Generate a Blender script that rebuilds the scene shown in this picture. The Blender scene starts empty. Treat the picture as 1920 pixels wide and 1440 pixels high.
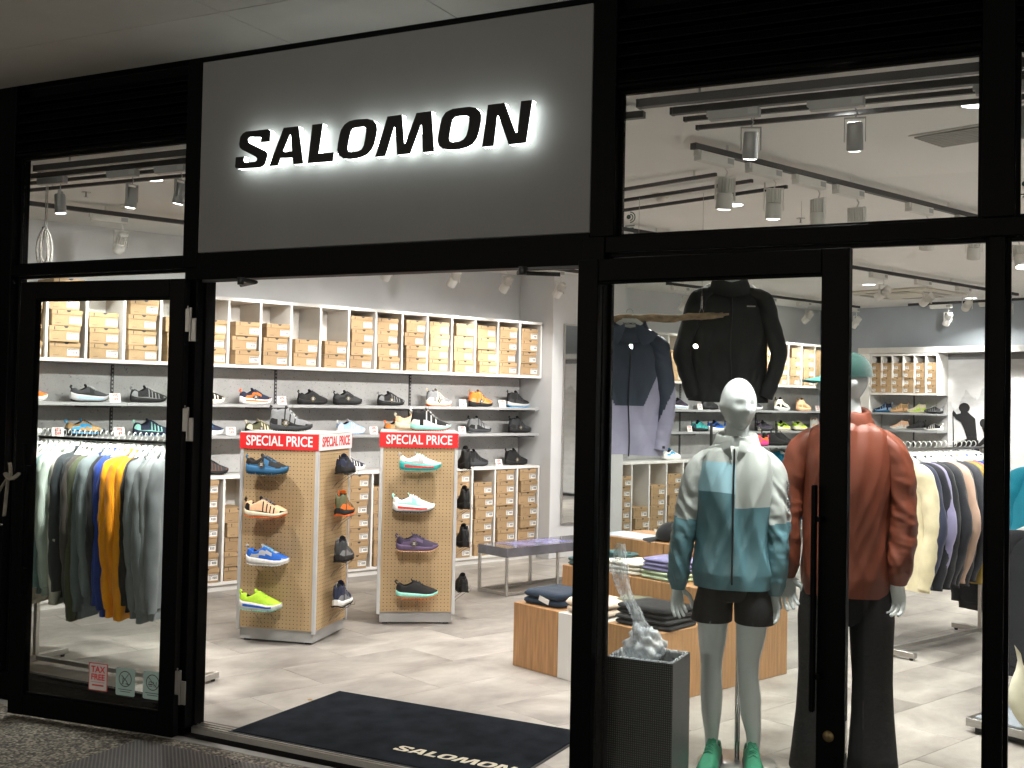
import bpy, math, random
import numpy as np
from mathutils import Matrix, Vector, noise
from mathutils.geometry import tessellate_polygon

SC = bpy.context.scene
COL = SC.collection
# ------------------------------------------------------------------ camera
cam_d = bpy.data.cameras.new('camera')
cam = bpy.data.objects.new('camera', cam_d); COL.objects.link(cam)
cam_d.sensor_width = 36.0
cam_d.lens = 2150.0 / 1920.0 * 36.0
cam_d.shift_y = -38.0 / 1920.0
cam_d.clip_start = 0.05; cam_d.clip_end = 400.0
cam.matrix_world = Matrix(((0.8867, -0.0049, 0.4623, 0.0), (0.4618, -0.0350, -0.8863, 0.0),
                           (0.0205, 0.9994, -0.0288, 1.6), (0, 0, 0, 1)))
SC.camera = cam
# ------------------------------------------------------------------ night sky
W = bpy.data.worlds.new('World'); SC.world = W; W.use_nodes = True
nt = W.node_tree; bg = nt.nodes['Background']
sky = nt.nodes.new('ShaderNodeTexSky'); sky.sky_type = 'NISHITA'; sky.sun_disc = False
sky.sun_elevation = math.radians(-4.0); sky.sun_rotation = math.radians(140)
nt.links.new(sky.outputs[0], bg.inputs[0]); bg.inputs[1].default_value = 0.12
# ------------------------------------------------------------------ exposure
SC.view_settings.view_transform = 'Standard'; SC.view_settings.look = 'None'
SC.view_settings.exposure = 0.0; SC.view_settings.gamma = 1.0
SC.render.engine = 'CYCLES'
cy = SC.cycles
cy.use_denoising = True
cy.max_bounces = 8; cy.diffuse_bounces = 4; cy.glossy_bounces = 4; cy.transmission_bounces = 6
cy.transparent_max_bounces = 12
cy.sample_clamp_indirect = 6.0
cy.caustics_reflective = False; cy.caustics_refractive = False
random.seed(7); rng = np.random.default_rng(7)
PI = math.pi
# ------------------------------------------------------------------ frames of the place
AA = math.radians(20.6)
AV = Vector((math.sin(AA), math.cos(AA), 0)); BV = Vector((math.cos(AA), -math.sin(AA), 0))
PA = Vector((-5.80, 8.36, 0))
RA = PI/2 - AA        # local x along the shoe wall, local y into it
RB = -AA              # local x along the back wall, local y into it
def G(al, be, z=0.0):
    return PA + AV*al + BV*be + Vector((0, 0, z))
CEIL = 2.85; TRZ = 2.82
# ------------------------------------------------------------------ mesh builder
class M:
    def __init__(s): s.v = []; s.f = []; s.m = []; s.sm = []
    def add(s, v, f, m=0, smooth=False):
        o = len(s.v); s.v.extend([tuple(map(float, p)) for p in v])
        for i, q in enumerate(f):
            s.f.append(tuple(int(k)+o for k in q)); s.m.append(m[i] if isinstance(m, (list, tuple, np.ndarray)) else m); s.sm.append(smooth)
        return s
    def box(s, x0, x1, y0, y1, z0, z1, m=0, c=0.0):
        if c <= 0:
            v = [(x0,y0,z0),(x1,y0,z0),(x1,y1,z0),(x0,y1,z0),(x0,y0,z1),(x1,y0,z1),(x1,y1,z1),(x0,y1,z1)]
            return s.add(v, [(3,2,1,0),(4,5,6,7),(0,1,5,4),(1,2,6,5),(2,3,7,6),(3,0,4,7)], m)
        v = []; idx = {}
        X = (x0, x1); Y = (y0, y1); Z = (z0, z1)
        for i in (0,1):
            for j in (0,1):
                for k in (0,1):
                    sx = 1-2*i; sy = 1-2*j; sz = 1-2*k
                    for ax in range(3):
                        p = [X[i]+sx*c, Y[j]+sy*c, Z[k]+sz*c]
                        p[ax] = (X[i], Y[j], Z[k])[ax]
                        idx[(i,j,k,ax)] = len(v); v.append(p)
        f = []
        for i in (0,1):
            q = [idx[(i,0,0,0)],idx[(i,1,0,0)],idx[(i,1,1,0)],idx[(i,0,1,0)]]; f.append(q if i else q[::-1])
            q = [idx[(0,i,0,1)],idx[(1,i,0,1)],idx[(1,i,1,1)],idx[(0,i,1,1)]]; f.append(q[::-1] if i else q)
            q = [idx[(0,0,i,2)],idx[(1,0,i,2)],idx[(1,1,i,2)],idx[(0,1,i,2)]]; f.append(q if i else q[::-1])
        for i in (0,1):
            for j in (0,1):
                q = [idx[(i,j,0,0)],idx[(i,j,1,0)],idx[(i,j,1,1)],idx[(i,j,0,1)]]; f.append(q if (i ^ j) else q[::-1])
                q = [idx[(i,0,j,0)],idx[(i,1,j,0)],idx[(i,1,j,2)],idx[(i,0,j,2)]]; f.append(q[::-1] if (i ^ j) else q)
                q = [idx[(0,i,j,1)],idx[(1,i,j,1)],idx[(1,i,j,2)],idx[(0,i,j,2)]]; f.append(q if (i ^ j) else q[::-1])
        for i in (0,1):
            for j in (0,1):
                for k in (0,1):
                    q = [idx[(i,j,k,0)],idx[(i,j,k,1)],idx[(i,j,k,2)]]; f.append(q if (i ^ j ^ k) else q[::-1])
        return s.add(v, f, m)
    def grid(s, P, m=0, cu=False, cv=False, smooth=True, matfn=None, flip=False):
        P = np.asarray(P, float); n, k = P.shape[:2]; f = []; mm = []
        for i in range(n if cu else n-1):
            for j in range(k if cv else k-1):
                q = (i*k+j, ((i+1) % n)*k+j, ((i+1) % n)*k+(j+1) % k, i*k+(j+1) % k)
                f.append(q[::-1] if flip else q); mm.append(matfn(i, j) if matfn else m)
        return s.add(P.reshape(-1, 3), f, mm, smooth)
    def loft(s, rings, m=0, caps=True, smooth=True, matfn=None):
        P = np.asarray(rings, float); n, k = P.shape[:2]
        s.grid(P, m, False, True, smooth, matfn, flip=True)
        if caps:
            s.add(P[0], [tuple(range(k))], m if not matfn else matfn(0, 0)); s.add(P[-1], [tuple(range(k))[::-1]], m if not matfn else matfn(n-2, 0))
        return s
    def tube(s, pts, r, seg=8, m=0, caps=True, closed=False, sy=1.0):
        pts = [Vector(p) for p in pts]; n = len(pts)
        rr = r if isinstance(r, (list, tuple, np.ndarray)) else [r]*n
        rings = []; up = Vector((0, 0, 1)); prev = None
        for i in range(n):
            a_ = pts[i-1] if i > 0 else (pts[-1] if closed else pts[0]); b_ = pts[(i+1) % n] if (i < n-1 or closed) else pts[-1]
            t = (b_-a_)
            t = t.normalized() if t.length > 1e-9 else Vector((0, 0, 1))
            if prev is None:
                u = t.cross(up)
                if u.length < 1e-3: u = t.cross(Vector((1, 0, 0)))
            else:
                u = prev - t*prev.dot(t)
                if u.length < 1e-5: u = t.cross(up)
            u.normalize(); w = t.cross(u); prev = u
            rings.append([tuple(pts[i] + (u*math.cos(2*PI*k/seg) + w*math.sin(2*PI*k/seg)*sy)*rr[i]) for k in range(seg)])
        if closed:
            s.grid(np.array(rings), m, True, True, True)
        else:
            s.loft(rings, m, caps)
        return s
    def lathe(s, prof, seg=24, c=(0, 0, 0), m=0, smooth=True, axis='z', matfn=None):
        P = []
        for r, z in prof:
            ring = []
            for k in range(seg):
                x, y = r*math.cos(2*PI*k/seg), r*math.sin(2*PI*k/seg)
                p = (x, y, z) if axis == 'z' else ((x, z, y) if axis == 'y' else (z, x, y))
                ring.append((p[0]+c[0], p[1]+c[1], p[2]+c[2]))
            P.append(ring)
        return s.grid(np.array(P), m, False, True, smooth, matfn, flip=(axis != 'y'))
    def prism(s, loops, d0, d1, m=0, ms=None, plane='xz', side=True, back=True):
        """loops: outer + holes (2-d); extruded from d0 (front) to d1 along the third axis"""
        allp = [p for l in loops for p in l]
        def P(p, d):
            return (p[0], d, p[1]) if plane == 'xz' else ((p[0], p[1], d) if plane == 'xy' else (d, p[0], p[1]))
        tri = tessellate_polygon([[Vector((p[0], p[1], 0)) for p in l] for l in loops])
        s.add([P(p, d0) for p in allp], tri, m)
        if back: s.add([P(p, d1) for p in allp], [t[::-1] for t in tri], m if ms is None else ms)
        if side:
            o = 0
            for l in loops:
                n = len(l)
                s.add([P(p, d0) for p in l]+[P(p, d1) for p in l], [(i, (i+1) % n, n+(i+1) % n, n+i) for i in range(n)], m if ms is None else ms)
                o += n
        return s
    def xf(s, mat):
        s.v = [tuple(mat @ Vector(p)) for p in s.v]; return s
    def join(s, o, mat=None):
        v = [tuple(mat @ Vector(p)) for p in o.v] if mat else o.v
        k = len(s.v); s.v.extend(v); s.f.extend([tuple(i+k for i in q) for q in o.f]); s.m.extend(o.m); s.sm.extend(o.sm); return s
    def mesh(s, name):
        me = bpy.data.meshes.new(name)
        me.from_pydata(s.v, [], s.f)
        me.polygons.foreach_set('material_index', s.m); me.polygons.foreach_set('use_smooth', s.sm)
        me.update(); return me

def obj(name, me, mats, parent=None, loc=(0, 0, 0), rot=(0, 0, 0), scale=None):
    if isinstance(me, M): me = me.mesh(name)
    if not isinstance(mats, (list, tuple)): mats = [mats]
    o = bpy.data.objects.new(name, me); COL.objects.link(o)
    while len(me.materials) < len(mats): me.materials.append(None)
    for i, mt in enumerate(mats):
        sl = o.material_slots[i]; sl.link = 'OBJECT'; sl.material = mt
    o.location = loc; o.rotation_euler = rot
    if scale: o.scale = scale
    if parent: o.parent = parent
    return o
def tag(o, label=None, cat=None, group=None, kind=None):
    if label: o['label'] = label
    if cat: o['category'] = cat
    if group: o['group'] = group
    if kind: o['kind'] = kind
    return o
def thing(name, label, cat, loc=(0, 0, 0), rz=0.0, group=None):
    o = bpy.data.objects.new(name, None); COL.objects.link(o); o.empty_display_size = 0.05
    o.location = loc; o.rotation_euler = (0, 0, rz); return tag(o, label, cat, group)
def text_mesh(body, size, extrude=0.0, offset=0.0, sx=1.0, align='CENTER'):
    cu = bpy.data.curves.new('lettering', 'FONT'); cu.body = body; cu.size = size; cu.extrude = extrude; cu.offset = offset
    cu.align_x = align; cu.align_y = 'CENTER'; cu.resolution_u = 3
    o = bpy.data.objects.new('lettering', cu); COL.objects.link(o)
    me = bpy.data.meshes.new_from_object(o.evaluated_get(bpy.context.evaluated_depsgraph_get()))
    bpy.data.objects.remove(o)
    me.transform(Matrix.Diagonal((sx, 1, 1, 1))); return me
ORD = ['first','second','third','fourth','fifth','sixth','seventh','eighth','ninth','tenth','eleventh','twelfth','thirteenth','fourteenth','fifteenth','sixteenth','seventeenth','eighteenth','nineteenth','twentieth','twenty-first','twenty-second','twenty-third','twenty-fourth','twenty-fifth','twenty-sixth','twenty-seventh','twenty-eighth']
# ------------------------------------------------------------------ materials
MATS = {}
def mat(name, col, rough=0.5, metal=0.0, var=0.06, scale=12.0, bump=0.0, bscale=150.0, spec=0.5, rnd=0.0, sheen=0.0, coat=0.0, emit=0.0, aniso=None, detail=4.0, trans=0.0, sub=0.0):
    if name in MATS: return MATS[name]
    m = bpy.data.materials.new(name); m.use_nodes = True; MATS[name] = m
    n = m.node_tree.nodes; l = m.node_tree.links; p = n['Principled BSDF']
    p.inputs['Roughness'].default_value = rough; p.inputs['Metallic'].default_value = metal
    p.inputs['Specular IOR Level'].default_value = spec
    if sheen: p.inputs['Sheen Weight'].default_value = sheen
    if coat: p.inputs['Coat Weight'].default_value = coat
    if trans: p.inputs['Transmission Weight'].default_value = trans
    tc = n.new('ShaderNodeTexCoord')
    nz = n.new('ShaderNodeTexNoise'); nz.inputs['Scale'].default_value = scale; nz.inputs['Detail'].default_value = detail
    src = tc.outputs['Object']
    if aniso:
        mp = n.new('ShaderNodeMapping'); mp.inputs['Scale'].default_value = aniso; l.new(src, mp.inputs[0]); src = mp.outputs[0]
    l.new(src, nz.inputs['Vector'])
    rp = n.new('ShaderNodeValToRGB')
    c = np.array(col[:3])
    rp.color_ramp.elements[0].position = 0.3; rp.color_ramp.elements[1].position = 0.7
    rp.color_ramp.elements[0].color = (*np.clip(c*(1-var), 0, 1), 1); rp.color_ramp.elements[1].color = (*np.clip(c*(1+var), 0, 1), 1)
    l.new(nz.outputs[0], rp.inputs[0]); out = rp.outputs[0]
    if rnd:
        oi = n.new('ShaderNodeObjectInfo'); mr = n.new('ShaderNodeMapRange'); mr.inputs[3].default_value = 1-rnd; mr.inputs[4].default_value = 1+rnd
        l.new(oi.outputs['Random'], mr.inputs[0]); hs = n.new('ShaderNodeHueSaturation'); l.new(mr.outputs[0], hs.inputs['Value']); l.new(out, hs.inputs['Color']); out = hs.outputs[0]
    l.new(out, p.inputs['Base Color'])
    if bump:
        nb = n.new('ShaderNodeTexNoise'); nb.inputs['Scale'].default_value = bscale; nb.inputs['Detail'].default_value = 3
        l.new(src, nb.inputs['Vector']); bp = n.new('ShaderNodeBump'); bp.inputs['Strength'].default_value = bump; bp.inputs['Distance'].default_value = 0.003
        l.new(nb.outputs[0], bp.inputs['Height']); l.new(bp.outputs[0], p.inputs['Normal'])
    if emit:
        p.inputs['Emission Strength'].default_value = emit; p.inputs['Emission Color'].default_value = (*col[:3], 1)
    return m
def nodes(m): return m.node_tree.nodes, m.node_tree.links, m.node_tree.nodes['Principled BSDF']
def S(r, g, b):   # sRGB 0-255 to linear
    return tuple(((x/255)/12.92 if x/255 <= 0.04045 else ((x/255+0.055)/1.055)**2.4) for x in (r, g, b))
def glass_mat(name, tint=(0.97, 0.985, 0.98), ior=1.45, rough=0.0, haze=0.0):
    m = bpy.data.materials.new(name); m.use_nodes = True; MATS[name] = m
    n = m.node_tree.nodes; l = m.node_tree.links; n.clear()
    o = n.new('ShaderNodeOutputMaterial'); mx = n.new('ShaderNodeMixShader'); lw_ = n.new('ShaderNodeLayerWeight'); p5 = n.new('ShaderNodeMath'); p5.operation = 'POWER'; p5.inputs[1].default_value = 5.0
    fr = n.new('ShaderNodeMath'); fr.operation = 'MULTIPLY_ADD'; fr.inputs[1].default_value = .93; fr.inputs[2].default_value = .035; l.new(lw_.outputs['Facing'], p5.inputs[0]); l.new(p5.outputs[0], fr.inputs[0])
    tr = n.new('ShaderNodeBsdfTransparent'); tr.inputs[0].default_value = (*tint, 1); gl = n.new('ShaderNodeBsdfGlossy'); gl.inputs['Roughness'].default_value = rough
    l.new(fr.outputs[0], mx.inputs[0]); l.new(tr.outputs[0], mx.inputs[1]); l.new(gl.outputs[0], mx.inputs[2]); l.new(mx.outputs[0], o.inputs[0])
    return m
black_alu = mat('black_aluminium', (0.0016, 0.0016, 0.0018), 0.45, 0.0, 0.2, 30, 0.02, 400, spec=0.04)
black_louver = mat('black_louver', (0.0018, 0.0018, 0.002), 0.6, spec=0.03)
steel = mat('brushed_steel', (0.55, 0.54, 0.52), 0.35, 1.0, 0.1, 20, 0.03, 300, aniso=(1, 1, 12))
chrome = mat('chrome', (0.7, 0.7, 0.7), 0.12, 1.0, 0.02)
white_lam = mat('white_laminate', (0.72, 0.71, 0.68), 0.45, 0, 0.03, 6)
white_paint = mat('white_paint', (0.75, 0.74, 0.72), 0.5, 0, 0.03, 8)
white_plastic = mat('white_plastic', (0.78, 0.78, 0.76), 0.35, 0, 0.02)
black_plastic = mat('black_plastic', (0.015, 0.015, 0.016), 0.45, 0, 0.1)
paper = mat('white_paper', (0.8, 0.79, 0.76), 0.7, 0, 0.02)
ink = mat('dark_ink', (0.03, 0.03, 0.035), 0.7, 0, 0.05)
red_ink = mat('red_ink', (0.6, 0.03, 0.03), 0.6, 0, 0.04)
glass = glass_mat('window_glass')
# ================================================================== SHOP FRONT
YF = 4.2
front = thing('shop_facade', 'black aluminium shop front with posts, transoms, louvers and glass', 'shop front', (-2.8, YF, 0))
def fp(name, x0, x1, y0, y1, z0, z1, mt=black_alu, c=0.003, par=front):
    return obj(name, M().box(x0+2.8, x1+2.8, y0-YF, y1-YF, z0, z1, 0, c), mt, par)
GND = -0.05
SOF = 3.22
fp('post', -5.75, -5.24, 4.2, 4.31, GND, SOF)
fp('post', -4.017, -3.926, 4.2, 4.31, 2.1945, SOF)
fp('post', -4.002, -3.925, 4.203, 4.31, GND, 2.194)
fp('door_jamb', -3.925, -3.872, 4.15, 4.285, 0.0, 2.134)
fp('door_stop', -3.872, -3.861, 4.205, 4.232, 0.004, 2.13)
fp('post', -1.852, -1.748, 4.2, 4.31, 2.2455, SOF)
fp('post', -1.880, -1.785, 4.197, 4.31, GND, 2.245)
fp('mullion', -0.394, -0.287, 4.2, 4.31, 2.2455, SOF)
fp('mullion', -0.368, -0.314, 4.203, 4.31, GND, 2.18)
fp('transom_bar', -5.24, -4.0175, 4.202, 4.31, 2.194, 2.25)
fp('transom_bar', -1.7845, 0.95, 4.202, 4.31, 2.18, 2.245)
fp('door_header', -3.9245, -1.8525, 4.201, 4.29, 2.134, 2.262)
fp('head_bar', -3.9255, -1.8525, 4.201, 4.29, 3.2, SOF)
fp('sill', -5.2395, -4.0025, 4.198, 4.32, GND, 0.075)
fp('sill', -1.7845, 0.95, 4.198, 4.32, GND, 0.075)
fp('end_post', 0.9505, 1.05, 4.2, 4.31, GND, SOF)
# glazing beads (thin grey-black inner rebates)
def beads(x0, x1, z0, z1):
    w = 0.014
    for q in ((x0, x0+w, z0, z1), (x1-w, x1, z0, z1), (x0+w, x1-w, z0, z0+w), (x0+w, x1-w, z1-w, z1)):
        fp('glazing_bead', q[0], q[1], 4.245, 4.275, q[2], q[3], c=0.002)
panes = [(-5.24, -4.0175, 2.25, 2.838), (-5.24, -4.0025, 0.075, 2.194), (-1.748, -0.394, 2.245, 2.835), (-1.785, -0.368, 0.075, 2.18),
         (-0.287, 0.95, 2.245, 2.835), (-0.314, 0.95, 0.075, 2.18)]
for q in panes:
    beads(*q)
    obj('glass_pane', M().box(q[0]+2.8+.015, q[1]+2.8-.015, .056, .064, q[2]+.015, q[3]-.015), glass, front)
# louvers over the windows
for (x0, x1) in ((-5.24, -4.0175), (-1.748, -0.3945), (-0.2865, 0.95)):
    fp('louver_backing', x0, x1, 4.285, 4.305, 2.838, SOF, black_louver, 0)
    fp('louver_rail', x0, x1, 4.206, 4.283, 2.838, 2.853, black_louver)
    zz = 2.86
    sl = M().add([(0,0,0),(x1-x0,0,0),(x1-x0,.05,.042),(0,.05,.042),(0,0,.006),(x1-x0,0,.006),(x1-x0,.05,.048),(0,.05,.048)],
                 [(0,3,2,1),(4,5,6,7),(0,1,5,4),(1,2,6,5),(2,3,7,6),(3,0,4,7)]).mesh('louver_slat')
    while zz < SOF-.05:
        obj('louver_slat', sl, black_louver, front, (x0+2.8, .012, zz)); zz += 0.052
# threshold with rails
fp('threshold', -3.871, -1.881, 4.195, 4.29, -0.03, -0.002, steel, 0.001)
for k in range(3):
    fp('threshold_rail', -3.871, -1.881, 4.203+.028*k, 4.212+.028*k, -0.002, 0.003, steel, 0.001)
# door closers at the header
closer = mat('dark_grey_metal', (0.03, 0.03, 0.03), 0.4, 0.3)
for (x, s) in ((-3.87, 1), (-1.885, -1)):
    m_ = M().box(min(x, x+s*.26)+2.8, max(x, x+s*.26)+2.8, -.02, -.002, 2.118, 2.132, 0, .002)
    m_.tube([(x+s*.25+2.8, -.03, 2.125), (x+s*.30+2.8, .02, 2.115), (x+s*.14+2.8, .10, 2.112)], .009, 8)
    m_.lathe([(0, 2.10), (.016, 2.10), (.016, 2.134), (0, 2.134)], 12, (x+s*.25+2.8, -.03, 0))
    obj('door_closer', m_, closer, front)
# round sticker on the right transom pane, green dot sticker further right
def ring(r0, r1, n=24, a0=0, a1=2*PI):
    full = abs(a1-a0-2*PI) < 1e-6
    o_ = [(r1*math.cos(a0+(a1-a0)*i/n), r1*math.sin(a0+(a1-a0)*i/n)) for i in range(n if full else n+1)]
    i_ = [(r0*math.cos(a0+(a1-a0)*i/n), r0*math.sin(a0+(a1-a0)*i/n)) for i in range(n if full else n+1)]
    return (o_, i_) if full else ([*o_, *i_[::-1]],)
def ring_mesh(m_, r0, r1, c, d, mi=0, n=24, a0=0, a1=2*PI):
    P = []
    full = abs(a1-a0-2*PI) < 1e-6
    for r in (r0, r1):
        P.append([(c[0]+r*math.cos(a0+(a1-a0)*i/n), d, c[1]+r*math.sin(a0+(a1-a0)*i/n)) for i in range(n if full else n+1)])
    m_.grid(np.array(P), mi, False, full, False)
st = M()
for (r0, r1) in ((.010, .014), (.019, .023)): ring_mesh(st, r0, r1, (0, 0), 0, 0, 16, -PI/2, PI/2)
ring_mesh(st, .0005, .009, (-.006, .002), 0, 0, 16); st.box(-.02, .02, -.0005, 0, -.036, -.032); st.box(-.012, .016, -.0005, 0, -.045, -.041)
greenink = mat('dark_green_ink', (0.01, 0.06, 0.05), 0.6)
obj('sticker', st, greenink, front, (-1.70+2.8, .052, 2.325)); obj('sticker', st.mesh('sticker'), greenink, front, (-.255+2.8, .052, 2.36))
# ------------------------------------------------------------------ shop sign
panel_mat = mat('grey_sign_panel', (0.128, 0.130, 0.127), 0.6, 0, 0.03, 5, 0.05, 600)
sign = thing('shop_sign', 'grey sign panel over the door with backlit black letters SALOMON', 'sign', (-2.89, YF, 2.263))
obj('panel', M().box(-1.034, 1.036, 0.004, 0.06, 0.002, 0.934, 0, .003), panel_mat, sign)
LETTERS={'S':[[(-0.693,0.097),(-0.643,0.097),(-0.648,0.079),(-0.638,0.068),(-0.577,0.067),(-0.567,0.072),(-0.565,0.082),(-0.574,0.09),(-0.657,0.13),(-0.671,0.141),(-0.676,0.157),(-0.669,0.191),(-0.655,0.206),(-0.634,0.214),(-0.507,0.213),(-0.493,0.205),(-0.492,0.194),(-0.494,0.154),(-0.545,0.155),(-0.542,0.174),(-0.547,0.18),(-0.613,0.186),(-0.624,0.178),(-0.622,0.165),(-0.612,0.156),(-0.519,0.113),(-0.507,0.103),(-0.506,0.09),(-0.512,0.069),(-0.521,0.051),(-0.536,0.041),(-0.56,0.038),(-0.684,0.042),(-0.694,0.048),(-0.696,0.055)]],'A':[[(-0.414,0.211),(-0.331,0.211),(-0.298,0.037),(-0.353,0.038),(-0.359,0.069),(-0.43,0.072),(-0.444,0.039),(-0.494,0.04)],[(-0.38,0.176),(-0.372,0.175),(-0.362,0.099),(-0.403,0.099),(-0.415,0.105)]],'L':[[(-0.251,0.21),(-0.194,0.211),(-0.214,0.076),(-0.128,0.075),(-0.134,0.035),(-0.272,0.037)]],'O':[[(0.051,0.209),(0.08,0.199),(0.097,0.181),(0.101,0.159),(0.097,0.13),(0.087,0.093),(0.073,0.07),(0.052,0.052),(0.023,0.043),(-0.009,0.038),(-0.045,0.038),(-0.075,0.043),(-0.099,0.059),(-0.11,0.082),(-0.107,0.109),(-0.1,0.147),(-0.091,0.173),(-0.073,0.195),(-0.047,0.208),(-0.014,0.212)],[(-0.013,0.176),(0.029,0.176),(0.042,0.17),(0.044,0.156),(0.04,0.124),(0.033,0.092),(0.022,0.076),(0.003,0.069),(-0.033,0.069),(-0.05,0.073),(-0.056,0.086),(-0.052,0.11),(-0.045,0.142),(-0.039,0.163),(-0.03,0.173)]],'M':[[(0.155,0.209),(0.228,0.21),(0.244,0.082),(0.25,0.082),(0.304,0.21),(0.378,0.211),(0.396,0.037),(0.34,0.037),(0.332,0.154),(0.327,0.158),(0.275,0.037),(0.209,0.037),(0.196,0.156),(0.19,0.162),(0.147,0.037),(0.095,0.036)]],'O2':[[(0.567,0.211),(0.594,0.204),(0.615,0.188),(0.622,0.17),(0.622,0.144),(0.614,0.104),(0.603,0.074),(0.583,0.052),(0.554,0.041),(0.518,0.036),(0.474,0.037),(0.44,0.044),(0.422,0.058),(0.413,0.08),(0.416,0.106),(0.424,0.147),(0.432,0.177),(0.451,0.199),(0.484,0.21),(0.526,0.211)],[(0.515,0.177),(0.55,0.175),(0.564,0.169),(0.566,0.154),(0.561,0.114),(0.553,0.089),(0.538,0.074),(0.518,0.068),(0.491,0.068),(0.474,0.072),(0.468,0.086),(0.472,0.111),(0.478,0.147),(0.484,0.165),(0.494,0.174)]],'N':[[(0.654,0.21),(0.731,0.211),(0.786,0.081),(0.794,0.083),(0.809,0.21),(0.859,0.21),(0.834,0.037),(0.755,0.036),(0.705,0.159),(0.698,0.161),(0.684,0.036),(0.63,0.036)]]}
face_mat = mat('glossy_black_acrylic', (0.008, 0.0075, 0.008), 0.22, 0, 0.1, spec=0.4)
lit = mat('lit_white_acrylic', (0.93, 1.0, 0.98), 0.4, emit=4.0)
halo = mat('halo_led_back', (0.93, 1.0, 0.97), 0.4, emit=13)
plate = mat('letter_back_plate', (0.35, 0.35, 0.36), 0.5)
def lw(loops):   # letter coordinates to sign coordinates
    return [[(p[0]-2.95+2.89, p[1]+2.6-2.263) for p in l] for l in loops]
for k in ('S', 'A', 'L', 'O', 'M', 'O2', 'N'):
    lp = lw(LETTERS[k])
    L_ = obj('letter', M().prism(lp, -.062, -.058), face_mat, sign)
    obj('lit_edge', M().prism(lp, -.058, -.031), lit, L_)
    obj('halo_light', M().prism([[(q[0], q[1]) for q in l_] for l_ in lp], -.0305, -.0285), halo, L_)
# ------------------------------------------------------------------ doors
def door(name, label, hinge, rz, W_, top, s, bot=-0.03):
    """s=-1: leaf runs to -x from its hinge; front is local -y"""
    d = thing(name, label, 'door', (hinge[0], hinge[1], bot), rz)
    T = 0.045; H_ = top-bot; sw = 0.088
    def b(nm, x0, x1, z0, z1, y0=0, y1=T, mt=black_alu, c=.003):
        X0, X1 = sorted((s*x0, s*x1)); return obj(nm, M().box(X0, X1, y0, y1, z0, z1, 0, c), mt, d)
    b('stile', 0, sw, 0, H_); b('stile', W_-sw-.01, W_, 0, H_)
    b('rail', sw, W_-sw-.01, H_-.088, H_, .002, T-.002); b('rail', sw, W_-sw-.01, 0, .10, .002, T-.002)
    b('glazing_bead', sw, W_-sw-.01, .10, .112, .012, .034); b('glazing_bead', sw, W_-sw-.01, H_-.098, H_-.088, .012, .034)
    b('glass_pane', sw-.004, W_-sw-.006, .104, H_-.092, .019, .026, glass, 0)
    return d, b, H_
ldoor, lb, lh = door('glass_door', 'open glass door with TAX FREE sticker, left of the entrance', (-3.885, 4.085), math.radians(6.4), 1.0, 2.128, -1)
rdoor, rb, rh = door('glass_door', 'open glass door in front of the female mannequin, right of the entrance', (-1.868, 4.13), math.radians(-2.6), 1.062, 2.147, 1)
def handle(b, W_, z0, z1, d, s):
    x = W_-.098-.003
    b('handle', x-.009, x+.009, z0, z1, -.055, -.032, black_alu, .004)
    for zz in (z0+.12, z1-.12): b('handle_mount', x-.006, x+.025, zz-.008, zz+.008, -.045, 0, black_alu, .002)
handle(lb, 1.0, .60, 1.35, ldoor, -1); handle(rb, 1.062, .56, 1.345, rdoor, 1)
brass = mat('old_brass', (0.16, 0.12, 0.06), 0.45, 0.8)
obj('lock_cylinder', M().lathe([(0, -.004), (.018, -.004), (.02, 0)], 20, (1.008, 0, .473), axis='y').box(1.0073, 1.0087, -.006, -.004, .46, .486), brass, rdoor)
obj('latch_plate', M().box(1.0622, 1.0645, .010, .030, .42, .53, 0, .001), steel, rdoor)
# hinges on the left jamb
for z in (1.93, 1.46, .23):
    hm = M().box(-.012, .012, -.006, .003, -.055, .055, 0, .002).box(.02, .045, -.002, .006, -.10, .01, 0, .002).tube([(.016, -.003, -.1), (.016, -.003, .06)], .006, 8)
    hm.tube([(0, -.003, .055), (0, -.003, .068)], .003, 6)
    obj('hinge', hm, mat('satin_nickel', (0.26, 0.25, 0.235), 0.45, 1.0), ldoor, (.022, .0, z+.03))
# stickers on the left door
stk_red = mat('sticker_red', (0.45, 0.06, 0.05), 0.6); stk_grn = mat('sticker_teal', (0.30, 0.42, 0.40), 0.6); stk_w = mat('sticker_grey', (0.52, 0.5, 0.5), 0.6)
def rrect(w, h, r, n=4):
    pts = []
    for cx, cz, a0 in ((w/2-r, h/2-r, 0), (-w/2+r, h/2-r, PI/2), (-w/2+r, -h/2+r, PI), (w/2-r, -h/2+r, 1.5*PI)):
        for i in range(n+1): pts.append((cx+r*math.cos(a0+PI/2*i/n), cz+r*math.sin(a0+PI/2*i/n)))
    return pts
sx0 = -.45
s1 = obj('sticker', M().prism([rrect(.112, .132, .004)], .0165, .018), stk_red, ldoor, (sx0-.005, 0, .232)); s1['label'] = 'TAX FREE sticker with red letters'
obj('sticker_face', M().prism([rrect(.104, .124, .003)], .0158, .0165, side=False, back=False), stk_w, s1)
for txt, zz, sz in (('TAX', .035, .042), ('FREE', -.002, .040)):
    obj('lettering', text_mesh(txt, sz, 0, .0012), red_ink, s1, (0, .0148, zz), (PI/2, 0, 0))
obj('lettering', M().box(-.04, .04, .0149, .0155, -.026, -.024).box(-.035, .035, .0149, .0155, -.044, -.036), stk_red, s1)
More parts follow.
